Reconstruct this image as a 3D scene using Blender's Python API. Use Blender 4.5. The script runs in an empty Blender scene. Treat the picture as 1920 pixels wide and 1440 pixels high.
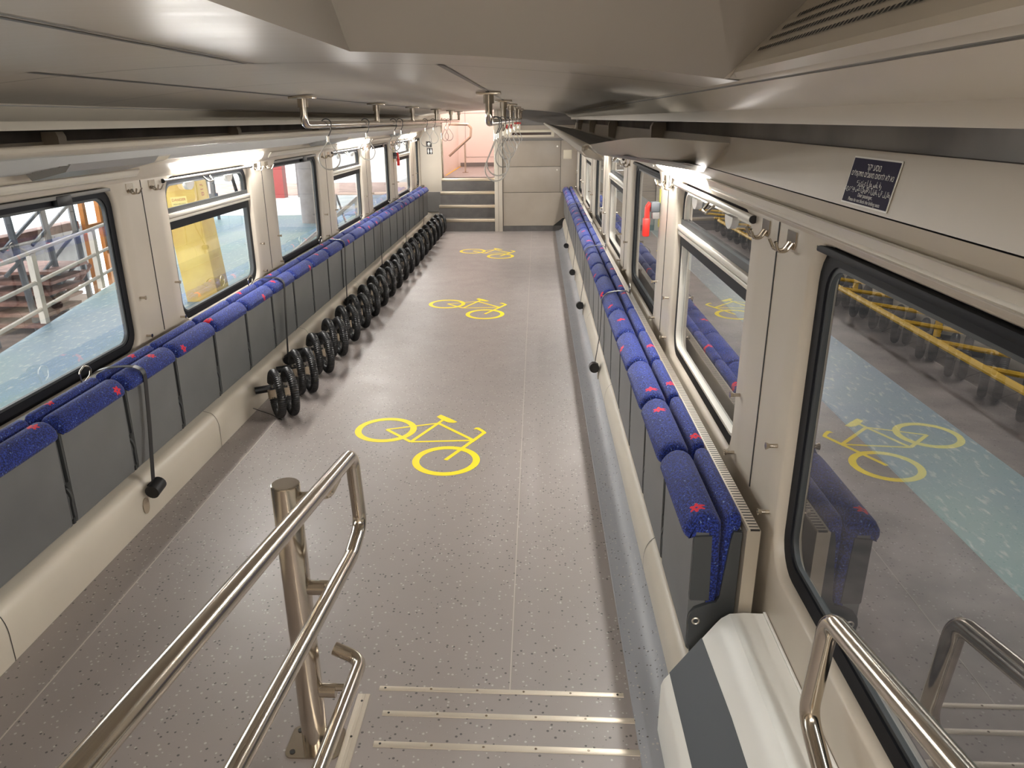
import bpy, bmesh, math, random
from mathutils import Vector, Matrix
random.seed(7)
PI = math.pi
SC = bpy.context.scene
COL = SC.collection

# ------------------------------------------------------------------ helpers
def lin(c):
    c = c / 255.0
    return c / 12.92 if c <= 0.04045 else ((c + 0.055) / 1.055) ** 2.4
def rgb(r, g, b): return (lin(r), lin(g), lin(b), 1.0)

def fillet(pts, r, n=6, closed=False):
    P = [Vector(p) for p in pts]; out = []
    N = len(P)
    for i, p in enumerate(P):
        if not closed and (i == 0 or i == N - 1):
            out.append(p); continue
        a = P[i - 1]; b = P[(i + 1) % N]
        d1 = (a - p); d2 = (b - p); l1 = d1.length; l2 = d2.length
        d1.normalize(); d2.normalize()
        ang = d1.angle(d2, PI)
        if ang > PI - 0.02: out.append(p); continue
        t = min(r / math.tan(ang / 2), l1 * .49, l2 * .49)
        s = p + d1 * t; e = p + d2 * t
        for k in range(n + 1):
            u = k / n
            out.append((1 - u) ** 2 * s + 2 * u * (1 - u) * p + u * u * e)
    return out

class MB:
    def __init__(self): self.bm = bmesh.new()
    def box(self, lo, hi, bevel=0.0, seg=2):
        g = bmesh.ops.create_cube(self.bm, size=1.0)
        vs = g['verts']
        for v in vs:
            v.co = Vector(((lo[0] + hi[0]) / 2 + v.co.x * (hi[0] - lo[0]),
                           (lo[1] + hi[1]) / 2 + v.co.y * (hi[1] - lo[1]),
                           (lo[2] + hi[2]) / 2 + v.co.z * (hi[2] - lo[2])))
        if bevel > 0:
            es = list({e for v in vs for e in v.link_edges})
            bmesh.ops.bevel(self.bm, geom=es, offset=bevel, segments=seg, affect='EDGES', profile=.5)
        return self
    def loft(self, rings, closed=False, caps=True, ring_closed=True):
        R = [[self.bm.verts.new(Vector(p)) for p in r] for r in rings]
        n = len(R[0]); m = len(R)
        for i in range(m if closed else m - 1):
            A = R[i]; B = R[(i + 1) % m]
            for j in range(n if ring_closed else n - 1):
                k = (j + 1) % n
                self.bm.faces.new((A[j], A[k], B[k], B[j]))
        if caps and not closed and ring_closed:
            self.bm.faces.new(list(reversed(R[0]))); self.bm.faces.new(R[-1])
        return self
    def tube(self, pts, r, seg=10, closed=False, rfun=None):
        P = [Vector(p) for p in pts]; N = len(P); rings = []
        prev = None
        for i, p in enumerate(P):
            a = P[i - 1] if (i > 0 or closed) else p
            b = P[(i + 1) % N] if (i < N - 1 or closed) else p
            t = (b - a).normalized()
            if prev is None:
                h = Vector((0, 0, 1)) if abs(t.z) < .9 else Vector((1, 0, 0))
                nrm = t.cross(h).normalized()
            else:
                nrm = (prev - t * prev.dot(t)).normalized()
            prev = nrm; bi = t.cross(nrm)
            rr = rfun(i) if rfun else r
            rings.append([p + (nrm * math.cos(2 * PI * k / seg) + bi * math.sin(2 * PI * k / seg)) * rr for k in range(seg)])
        return self.loft(rings, closed=closed)
    def ribbon(self, pts, w, th, wdir=(0, 1, 0)):
        P = [Vector(p) for p in pts]; W = Vector(wdir) * (w / 2); rings = []
        for i, p in enumerate(P):
            a = P[max(i - 1, 0)]; b = P[min(i + 1, len(P) - 1)]
            t = (b - a).normalized(); n = t.cross(Vector(wdir)).normalized() * (th / 2)
            rings.append([p + W + n, p - W + n, p - W - n, p + W - n])
        return self.loft(rings)
    def extrude(self, poly, f, t0, t1):
        """poly of (u, v); f(u, v, t) -> 3D"""
        return self.loft([[f(u, v, t0) for u, v in poly], [f(u, v, t1) for u, v in poly]])
    def cyl(self, a, b, r, seg=14, r2=None):
        a = Vector(a); b = Vector(b); t = (b - a).normalized()
        h = Vector((0, 0, 1)) if abs(t.z) < .9 else Vector((1, 0, 0))
        n = t.cross(h).normalized(); bi = t.cross(n)
        r2 = r if r2 is None else r2
        return self.loft([[a + (n * math.cos(2 * PI * k / seg) + bi * math.sin(2 * PI * k / seg)) * r for k in range(seg)],
                          [b + (n * math.cos(2 * PI * k / seg) + bi * math.sin(2 * PI * k / seg)) * r2 for k in range(seg)]])
    def torus(self, c, axis, R, r, seg=20, seg2=8):
        c = Vector(c); t = Vector(axis).normalized()
        h = Vector((0, 0, 1)) if abs(t.z) < .9 else Vector((1, 0, 0))
        n = t.cross(h).normalized(); bi = t.cross(n)
        return self.tube([c + (n * math.cos(2 * PI * k / seg) + bi * math.sin(2 * PI * k / seg)) * R for k in range(seg)], r, seg2, closed=True)
    def quad(self, *p):
        self.bm.faces.new([self.bm.verts.new(Vector(q)) for q in p]); return self
    def build(self, name, mat, parent=None, smooth=35, kind=None, label=None, fix=True):
        bm = self.bm
        if fix: bmesh.ops.recalc_face_normals(bm, faces=bm.faces)
        me = bpy.data.meshes.new(name); bm.to_mesh(me); bm.free()
        if smooth:
            me.shade_smooth(); me.set_sharp_from_angle(angle=math.radians(smooth))
        for m in (mat if isinstance(mat, (list, tuple)) else [mat]): me.materials.append(m)
        o = bpy.data.objects.new(name, me); COL.objects.link(o)
        if parent: o.parent = parent
        if kind: o['kind'] = kind
        if label: o['label'] = label
        return o

def thing(name, label, cat, loc=(0, 0, 0), rz=0.0, group=None, kind=None):
    o = bpy.data.objects.new(name, None); COL.objects.link(o)
    o.empty_display_size = .05
    o.location = loc; o.rotation_euler = (0, 0, rz)
    tag(o, label, cat, group, kind); return o
def tag(o, label, cat, group=None, kind=None):
    if label: o['label'] = label
    if cat: o['category'] = cat
    if group: o['group'] = group
    if kind: o['kind'] = kind
    return o
def copy_tree(o, parent=None):
    c = o.copy(); COL.objects.link(c)
    if parent: c.parent = parent
    for ch in list(o.children): copy_tree(ch, c)
    return c
ORD = ['', 'first', 'second', 'third', 'fourth', 'fifth', 'sixth', 'seventh', 'eighth', 'ninth', 'tenth', 'eleventh', 'twelfth',
       'thirteenth', 'fourteenth', 'fifteenth', 'sixteenth', 'seventeenth', 'eighteenth', 'nineteenth', 'twentieth',
       'twenty-first', 'twenty-second', 'twenty-third', 'twenty-fourth']

# ------------------------------------------------------------------ materials
def mat(name, col, rough=.5, metal=0.0, spec=.5, emit=None, estr=0.0, sheen=0.0, coat=0.0):
    m = bpy.data.materials.new(name); m.use_nodes = True
    b = m.node_tree.nodes['Principled BSDF']
    b.inputs['Base Color'].default_value = col; b.inputs['Roughness'].default_value = rough
    b.inputs['Metallic'].default_value = metal; b.inputs['Specular IOR Level'].default_value = spec
    b.inputs['Sheen Weight'].default_value = sheen; b.inputs['Coat Weight'].default_value = coat
    if emit:
        b.inputs['Emission Color'].default_value = emit; b.inputs['Emission Strength'].default_value = estr
    return m
class NT:
    def __init__(self, m): self.t = m.node_tree; self.b = self.t.nodes['Principled BSDF']
    def n(self, typ, **kw):
        x = self.t.nodes.new(typ)
        for k, v in kw.items():
            if k.startswith('in_'): x.inputs[k[3:].replace('_', ' ')].default_value = v
            else: setattr(x, k, v)
        return x
    def l(self, a, b): self.t.links.new(a, b)
    def math(self, op, a, b=None, c=None):
        x = self.t.nodes.new('ShaderNodeMath'); x.operation = op
        for i, v in enumerate((a, b, c)):
            if v is None: continue
            if isinstance(v, (int, float)): x.inputs[i].default_value = v
            else: self.l(v, x.inputs[i])
        return x.outputs[0]
    def mix(self, f, a, b):
        x = self.t.nodes.new('ShaderNodeMix'); x.data_type = 'RGBA'
        for i, v in ((0, f), (6, a), (7, b)):
            if isinstance(v, (int, float, tuple)): x.inputs[i].default_value = v
            else: self.l(v, x.inputs[i])
        return x.outputs[2]
    def obj(self):
        return self.n('ShaderNodeTexCoord').outputs['Object']
    def mapping(self, scale):
        mp = self.n('ShaderNodeMapping'); mp.inputs['Scale'].default_value = scale
        self.l(self.obj(), mp.inputs[0]); return mp.outputs[0]
    def noise(self, vec, scale, detail=3.0):
        x = self.n('ShaderNodeTexNoise'); x.inputs['Scale'].default_value = scale; x.inputs['Detail'].default_value = detail
        self.l(vec, x.inputs['Vector']); return x.outputs[0]
    def ramp(self, f, stops):
        x = self.n('ShaderNodeValToRGB'); e = x.color_ramp.elements
        while len(e) < len(stops): e.new(.5)
        for i, (p, c) in enumerate(stops): e[i].position = p; e[i].color = c
        self.l(f, x.inputs[0]); return x.outputs[0]
    def bump(self, h, strength, dist=.001):
        x = self.n('ShaderNodeBump'); x.inputs['Strength'].default_value = strength; x.inputs['Distance'].default_value = dist
        self.l(h, x.inputs['Height']); self.l(x.outputs[0], self.b.inputs['Normal'])

def mottled(m, c1, c2, scale, vecscale=(1, 1, 1), bump=0.0):
    q = NT(m); v = q.mapping(vecscale)
    f = q.noise(v, scale)
    q.l(q.mix(q.ramp(f, [(.35, (0, 0, 0, 1)), (.65, (1, 1, 1, 1))]), c1, c2), q.b.inputs['Base Color'])
    if bump: q.bump(f, bump)
    return m

M = {}
M['wall'] = mottled(mat('wall_laminate', rgb(196, 186, 171), .42), rgb(199, 189, 174), rgb(193, 183, 168), 3)
M['upper'] = mottled(mat('upper_panel_laminate', rgb(190, 181, 166), .38), rgb(192, 183, 168), rgb(187, 178, 163), 3)
M['ceil'] = mat('ceiling_laminate', rgb(196, 189, 178), .3)
q = NT(M['ceil']); f = q.noise(q.mapping((1.2, 26, 1)), 2.0, 6)
q.l(q.mix(f, rgb(186, 178, 166), rgb(196, 188, 176)), q.b.inputs['Base Color'])
q.l(q.math('MULTIPLY_ADD', f, .26, .27), q.b.inputs['Roughness']); q.bump(f, .05, .004)
M['dome'] = mat('dome_moulding', rgb(160, 153, 143), .5)
M['skirt'] = mottled(mat('skirt_moulding', rgb(205, 196, 180), .36), rgb(207, 198, 182), rgb(201, 192, 176), 2)
M['cover'] = mat('light_grey_panel', rgb(232, 230, 223), .4)
M['darkpanel'] = mat('slate_grey_panel', rgb(78, 82, 86), .5)
M['shell'] = mottled(mat('grey_seat_shell', rgb(104, 105, 105), .4), rgb(106, 107, 107), rgb(101, 102, 102), 5)
M['bracket'] = mat('charcoal_bracket', rgb(64, 66, 67), .5)
M['black'] = mat('black_plastic', rgb(24, 24, 26), .42)
M['rubber'] = mat('black_rubber_seal', rgb(26, 27, 32), .6, spec=.2)
M['hose'] = mat('black_rubber_hose', rgb(26, 26, 27), .38)
M['recess'] = mat('dark_recess', rgb(46, 44, 42), .6)
M['band'] = mottled(mat('dark_grey_band', rgb(124, 119, 114), .5), rgb(130, 125, 120), rgb(104, 99, 95), 5)
M['steel'] = mat('brushed_stainless', rgb(200, 190, 176), .17, 1.0)
M['alu'] = mat('aluminium', rgb(214, 208, 196), .35, .85)
M['strip'] = mat('ribbed_aluminium_strip', rgb(206, 196, 180), .36, .6)
M['nosing'] = mat('stair_nosing_metal', rgb(214, 200, 178), .35, .9)
M['whitealu'] = mat('cream_painted_frame', rgb(222, 216, 204), .4)
M['yellow'] = mat('yellow_floor_vinyl', rgb(250, 222, 22), .5)
M['red'] = mat('red_plastic', rgb(222, 40, 32), .4)
M['redlabel'] = mat('red_label', rgb(178, 40, 36), .5)
M['olive'] = mat('olive_label', rgb(176, 176, 70), .5)
M['white'] = mat('white_paint', rgb(235, 233, 228), .45)
M['navy'] = mat('navy_sign_vinyl', rgb(34, 29, 56), .6, spec=.12)
M['signblack'] = mat('black_sign_vinyl', rgb(22, 18, 20), .5)
M['cable'] = mat('grey_coated_cable', rgb(166, 162, 155), .4)
M['riser'] = mottled(mat('stair_vinyl', rgb(92, 88, 86), .5), rgb(95, 91, 88), rgb(84, 80, 78), 9)
M['dado'] = mat('grey_dado_vinyl', rgb(120, 117, 114), .5)
M['cab'] = mottled(mat('taupe_cabinet_laminate', rgb(158, 147, 134), .45), rgb(160, 149, 136), rgb(155, 144, 131), 4)
M['cabdark'] = mat('grey_header_panel', rgb(112, 108, 104), .5)
M['cream'] = mat('cream_metal', rgb(216, 206, 184), .45)
M['pink'] = mat('vestibule_panel', rgb(236, 222, 214), .45)
M['plate'] = mat('brown_adhesive_plate', rgb(160, 144, 124), .35)
M['lampoff'] = mat('frosted_lamp_cover', rgb(206, 200, 186), .3)
M['slat'] = mat('rack_slat_grey', rgb(150, 148, 144), .4)
M['tray'] = mat('rack_tray_grey', rgb(84, 82, 80), .5)
M['rack'] = mat('rack_moulding', rgb(184, 176, 162), .36)
def emitter(name, col, s):
    m = bpy.data.materials.new(name); m.use_nodes = True; t = m.node_tree
    t.nodes.remove(t.nodes['Principled BSDF']); e = t.nodes.new('ShaderNodeEmission')
    e.inputs[0].default_value = col; e.inputs[1].default_value = s
    t.links.new(e.outputs[0], t.nodes['Material Output'].inputs[0]); return m
M['lamp'] = emitter('lit_lamp_diffuser', (1.0, .97, .925, 1), 48.0)
M['stairlamp'] = emitter('stair_lamp_diffuser', (1.0, .97, .93, 1), 4.5)
M['vlamp'] = emitter('vestibule_lamp_diffuser', (1.0, .87, .84, 1), 2.5)

# floor vinyl with dark and pale flecks
def flecked(name, base, base2, r=.42):
    m = mat(name, base, r); q = NT(m); v = q.obj()
    c = q.mix(q.noise(v, 2.2, 4), base, base2)
    vo = q.n('ShaderNodeTexVoronoi'); vo.inputs['Scale'].default_value = 78; q.l(v, vo.inputs['Vector'])
    rnd = q.n('ShaderNodeSeparateColor'); q.l(vo.outputs['Color'], rnd.inputs[0])
    size = q.math('MULTIPLY_ADD', rnd.outputs[2], .26, .08)
    near = q.math('LESS_THAN', vo.outputs['Distance'], size)
    dark = q.math('MULTIPLY', near, q.math('LESS_THAN', rnd.outputs[0], .26))
    pale = q.math('MULTIPLY', near, q.math('GREATER_THAN', rnd.outputs[0], .70))
    c = q.mix(dark, c, rgb(84, 80, 79)); c = q.mix(pale, c, rgb(174, 168, 164))
    q.l(c, q.b.inputs['Base Color'])
    q.l(q.math('MULTIPLY_ADD', q.noise(v, 5, 3), .22, r - .11), q.b.inputs['Roughness'])
    return m
M['floor'] = flecked('flecked_floor_vinyl', rgb(147, 138, 134), rgb(138, 130, 126))
M['coving'] = flecked('flecked_coving_vinyl', rgb(152, 153, 157), rgb(144, 146, 150))

# blue seat moquette with a woven red motif, placed by the seat's own values
m = mat('blue_moquette', rgb(40, 62, 150), .9, sheen=.08); q = NT(m); v = q.obj()
n1 = q.noise(v, 190, 2); n2 = q.noise(v, 120, 2)
c = q.mix(q.ramp(n1, [(.42, (0, 0, 0, 1)), (.60, (1, 1, 1, 1))]), rgb(14, 22, 68), rgb(36, 58, 146))
c = q.mix(q.ramp(n2, [(.66, (0, 0, 0, 1)), (.72, (1, 1, 1, 1))]), c, rgb(110, 135, 190))
sx = q.n('ShaderNodeSeparateXYZ'); q.l(v, sx.inputs[0])
def attr(nm):
    a = q.n('ShaderNodeAttribute'); a.attribute_type = 'OBJECT'; a.attribute_name = nm; return a.outputs['Fac']
u = q.math('DIVIDE', q.math('SUBTRACT', sx.outputs[1], attr('motif_along')), .026)
w = q.math('DIVIDE', q.math('SUBTRACT', q.math('SUBTRACT', sx.outputs[0], sx.outputs[2]), attr('motif_across')), .034)
r_ = q.math('SQRT', q.math('ADD', q.math('MULTIPLY', u, u), q.math('MULTIPLY', w, w)))
th = q.math('ARCTAN2', w, u)
lim = q.math('MULTIPLY_ADD', q.math('SINE', q.math('MULTIPLY_ADD', th, 6.0, .8)), .2, .72)
mask = q.math('MULTIPLY', q.math('LESS_THAN', r_, lim), q.math('GREATER_THAN', r_, .16))
q.l(q.mix(mask, c, rgb(206, 26, 52)), q.b.inputs['Base Color']); q.bump(n1, .5, .002)
M['fabric'] = m

# heater sill top with slots
m = mat('slotted_heater_top', rgb(205, 196, 178), .35, .5); q = NT(m); v = q.obj(); sx = q.n('ShaderNodeSeparateXYZ'); q.l(v, sx.inputs[0])
st = q.math('LESS_THAN', q.math('FRACT', q.math('MULTIPLY', sx.outputs[1], 62)), .42)
ax = q.math('ABSOLUTE', sx.outputs[0])
st = q.math('MULTIPLY', st, q.math('MULTIPLY', q.math('LESS_THAN', ax, 1.326), q.math('GREATER_THAN', ax, 1.300)))
st = q.math('MULTIPLY', st, q.math('GREATER_THAN', sx.outputs[2], .712))
q.l(q.mix(st, rgb(182, 172, 156), rgb(44, 40, 37)), q.b.inputs['Base Color']); M['grille'] = m

M['heater'] = mat('shaded_heater_cover', rgb(98, 90, 80), .45)  # shade on the left heater is put into this darker colour
# window glass: clear sheet with a mirror-like surface at grazing angles
m = bpy.data.materials.new('window_glass'); m.use_nodes = True; t = m.node_tree
t.nodes.remove(t.nodes['Principled BSDF'])
tr = t.nodes.new('ShaderNodeBsdfTransparent'); tr.inputs[0].default_value = (.86, .89, .88, 1)
gl = t.nodes.new('ShaderNodeBsdfGlossy'); gl.inputs['Roughness'].default_value = .0; gl.inputs[0].default_value = (.95, .95, .95, 1)
lw = t.nodes.new('ShaderNodeLayerWeight'); lw.inputs[0].default_value = .5
pw = t.nodes.new('ShaderNodeMath'); pw.operation = 'POWER'; pw.inputs[1].default_value = 4.0
mu = t.nodes.new('ShaderNodeMath'); mu.operation = 'MULTIPLY_ADD'; mu.inputs[1].default_value = .72; mu.inputs[2].default_value = .24
mx = t.nodes.new('ShaderNodeMixShader')
t.links.new(lw.outputs['Facing'], pw.inputs[0]); t.links.new(pw.outputs[0], mu.inputs[0]); t.links.new(mu.outputs[0], mx.inputs[0])
t.links.new(tr.outputs[0], mx.inputs[1]); t.links.new(gl.outputs[0], mx.inputs[2])
t.links.new(mx.outputs[0], t.nodes['Material Output'].inputs[0]); M['glass'] = m

# outdoors
M['teal'] = mat('teal_depot_paint', rgb(128, 176, 178), .55); q = NT(M['teal']); v = q.mapping((1, .35, 1))
f = q.noise(v, 20.0, 10); c = q.mix(q.ramp(q.noise(q.obj(), .35, 2), [(.4, (0, 0, 0, 1)), (.6, (1, 1, 1, 1))]), rgb(104, 142, 140), rgb(96, 128, 148))
c = q.mix(q.ramp(f, [(.56, (0, 0, 0, 1)), (.70, (1, 1, 1, 1))]), c, rgb(158, 172, 170)); q.l(c, q.b.inputs['Base Color'])
M['soil'] = mottled(mat('brown_pit_floor', rgb(120, 102, 92), .8), rgb(128, 110, 98), rgb(96, 80, 72), 3)
M['darkyard'] = mottled(mat('dark_track_bed', rgb(84, 78, 76), .9), rgb(104, 94, 90), rgb(52, 48, 48), 2.2)
M['yelcol'] = mottled(mat('yellow_column_paint', rgb(238, 204, 100), .5), rgb(240, 208, 108), rgb(214, 172, 84), 2)
M['concrete'] = mottled(mat('grey_concrete', rgb(150, 146, 148), .8), rgb(156, 152, 154), rgb(134, 130, 134), 4)
M['redsteel'] = mat('red_painted_steel', rgb(176, 54, 58), .5)
M['greysteel'] = mat('blue_grey_steel', rgb(92, 98, 106), .5)
M['rust'] = mottled(mat('rusty_beam', rgb(140, 100, 88), .7), rgb(150, 110, 98), rgb(112, 76, 66), 6)
M['orange'] = mat('orange_painted_steel', rgb(196, 124, 50), .5)
M['railwhite'] = mat('white_painted_rail', rgb(196, 188, 178), .5)
M['railyellow'] = mat('yellow_painted_rail', rgb(222, 170, 44), .5)
M['depotwall'] = mottled(mat('depot_wall_cladding', rgb(120, 118, 118), .8), rgb(126, 124, 122), rgb(100, 98, 98), 2)

# ------------------------------------------------------------------ dimensions
WX = 1.365            # inner wall face
PITCH = 1.79
ZT = 1.515
def sill(s, i): return .615 if (s > 0 and i == 0) else .69   # window opening
YEND = 12.76
def ceil_z(x): return 1.952 - .06 * x * x

def rrect(y0, y1, z0, z1, r, n=6):
    out = []
    for cy, cz, a0 in ((y1 - r, z1 - r, 0), (y0 + r, z1 - r, 90), (y0 + r, z0 + r, 180), (y1 - r, z0 + r, 270)):
        for k in range(n + 1):
            a = math.radians(a0 + 90 * k / n); out.append((cy + r * math.cos(a), cz + r * math.sin(a)))
    return out

# ------------------------------------------------------------------ floor and lower setting
o = MB().box((-1.4, -1.6, -.06), (1.4, 13.7, 0)).build('floor', M['floor'], kind='structure', smooth=0)
mb = MB().box((-.960, 0.6, 0.0), (-.955, YEND, .0012)).box((.620, 1.99, 0.0), (.6235, YEND, .0012))
mb.build('floor_joint', mat('pale_floor_weld', rgb(178, 168, 160), .5), parent=o, smooth=0)

# coving on the right
mb = MB(); prof = [(1.02, 0.0), (1.022, .004), (1.08, .014), (1.12, .035), (1.146, .075), (1.17, .075), (1.17, 0.0)]
mb.extrude(prof, lambda a, b, t: (a, t, b), -1.5, YEND); mb.build('trim_coving', M['coving'], kind='structure')

# baseboards (skirt mouldings)
def skirt(sgn, y0, y1, joints, name):
    prof = [(.035, 0), (.218, 0), (.220, .01), (.222, .115)]
    for k in range(1, 8):
        a = k / 7 * PI / 2; prof.append((.222 - .055 * (1 - math.cos(a)), .115 + .10 * math.sin(a)))
    prof += [(.10, .235), (.035, .245)]
    ob = MB().extrude(prof, lambda u, v, t: (sgn * (WX - u), t, v), y0, y1).build(name, M['skirt'], kind='structure')
    mb = MB(); pr2 = [(u + .0012, v + (.0012 if v > .1 else 0)) for u, v in prof[1:]] 
    for yj in joints:
        mb.loft([[(sgn * (WX - u), yj + d, v) for u, v in pr2] for d in (0, .004)], ring_closed=False)
    mb.build('joint_line', M['recess'], parent=ob, smooth=0)
skirt(-1, -1.5, 13.55, [2.06, 3.90, 5.74, 7.58, 9.42, 11.26, 13.1], 'baseboard_left')
skirt(1, 1.70, YEND, [2.62, 4.45, 6.3, 8.1, 9.95, 11.8], 'baseboard_right')

# heater boxes behind the seats
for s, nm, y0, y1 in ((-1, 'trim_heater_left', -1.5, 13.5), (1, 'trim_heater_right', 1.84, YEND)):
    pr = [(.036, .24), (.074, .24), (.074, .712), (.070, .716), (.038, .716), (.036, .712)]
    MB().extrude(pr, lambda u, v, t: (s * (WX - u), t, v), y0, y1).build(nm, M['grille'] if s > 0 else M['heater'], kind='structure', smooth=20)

# ------------------------------------------------------------------ side walls with window openings
def side_wall(s, bays, y0, y1, name):
    mb = MB(); bm = mb.bm
    def face(vs): bm.faces.new(vs)
    def P(u, y, z): return (s * (WX - u), y, z)
    edges = [y0]
    for (a, b) in bays: edges += [a - .10, b + .10]
    edges.append(y1)
    # solid strips
    for i in range(0, len(edges), 2):
        if edges[i + 1] - edges[i] > 1e-4:
            mb.quad(P(0, edges[i], 0), P(0, edges[i + 1], 0), P(0, edges[i + 1], 1.526), P(0, edges[i], 1.526))
    for i_, (a, b) in enumerate(bays):
        ZB = sill(s, i_)
        A, B = a - .10, b + .10
        mb.quad(P(0, A, 0), P(0, B, 0), P(0, B, ZB - .08), P(0, A, ZB - .08))
        rings = []
        for (off, dep, r) in ((.012, 0, .115), (.006, -.004, .11), (0.001, -.013, .105), (0, -.03, .104), (0, -.075, .104)):
            rings.append([bm.verts.new(Vector(P(dep, y, z))) for y, z in rrect(a - off, b + off, ZB - off, min(ZT + off, 1.5255), r)])
        for r0, r1 in zip(rings, rings[1:]):
            n = len(r0)
            for j in range(n): face((r0[j], r0[(j + 1) % n], r1[(j + 1) % n], r1[j]))
        R = rings[0]; n = len(R); q = n // 4
        zt = 1.526; zb = ZB - .08
        cor = [bm.verts.new(Vector(P(0, *c))) for c in ((B, zt), (A, zt), (A, zb), (B, zb))]
        for k in range(4):
            arc = R[k * q:(k + 1) * q]
            for j in range(q - 1): face((cor[k], arc[j], arc[j + 1]))
            face((cor[k], arc[-1], R[((k + 1) * q) % n], cor[(k + 1) % 4]))
    # upper profile: header, lamp slope, ledge, fascia, dark recess, cove, cornice
    wall = mb.build(name, M['wall'], kind='structure', smooth=50)
    def strip(pts, nm, m_, kind=None):
        mbb = MB(); mbb.loft([[P(u, t, z) for u, z in pts] for t in (y0, y1)], ring_closed=False)
        return mbb.build(nm, m_, parent=wall, smooth=50)
    strip([(0, 1.526), (.010, 1.540)], 'header_moulding', M['wall'])
    strip([(.010, 1.540), (.044, 1.596), (.040, 1.603), (.016, 1.604)], 'lamp_channel', M['upper'])
    strip([(.016, 1.604), (.016, 1.592), (.03, 1.594)], 'shadow_gap', M['recess'])
    strip([(.03, 1.594), (.044, 1.596), (.056, 1.627)], 'ledge_panel', M['upper'])
    strip([(.056, 1.627), (.046, 1.6285), (.057, 1.630)], 'shadow_gap', M['recess'])
    strip([(.057, 1.630), (.038, 1.736)], 'fascia_panel', M['upper'])
    strip([(.038, 1.736), (.030, 1.737), (.034, 1.788), (.115, 1.789), (.115, 1.782)], 'dark_recess', M['band'])
    cove = [(.115, 1.782), (.118, 1.80), (.124, 1.815)]
    for k in range(1, 9):
        a = k / 8; cove.append((.124 + .083 * a ** .85, 1.815 + .050 * a ** 1.25))
    strip(cove, 'cove_panel', M['upper'])
    strip([cove[-1], (.204, 1.8675), (.2065, 1.8715)], 'shadow_gap', M['slat'])
    strip([(.2065, 1.8715), (.212, 1.8685), (.218, 1.8725), (.222, 1.880)], 'cornice_lip', M['rack'])
    # panel joints on the pillars
    mbb = MB()
    for (a, b) in bays:
        for yy in (b + .255,):
            if yy < y1 - .05: mbb.box((s * (WX - .0015) - .001, yy - .003, .72), (s * (WX - .0015) + .001, yy + .003, 1.526))
    mbb.build('panel_joint', M['recess'], parent=wall, smooth=0)
    # small metal knobs either side of each window
    for (a, b) in bays:
        for yy in (a - .06, b + .06):
            if yy > y1 - .05 or yy < y0: continue
            for zz in (.74, .945):
                k = MB()
                k.cyl(P(0, yy, zz), P(.022, yy, zz), .0062).cyl(P(.022, yy, zz), P(.032, yy, zz), .006, r2=.0105)
                if zz > .8 or True: k.build('metal_knob', M['steel'], parent=wall)
    return wall

LB = [(PITCH * n + 1.84 - 1.27, PITCH * n + 1.84) for n in range(0, 7)] + [(13.12, 13.56)]
RB = [(PITCH * n + 1.84 - 1.27, PITCH * n + 1.84) for n in range(0, 7)]
side_wall(-1, LB, -1.6, 13.68, 'wall_left')
side_wall(1, RB, -1.6, YEND, 'wall_right')

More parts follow.
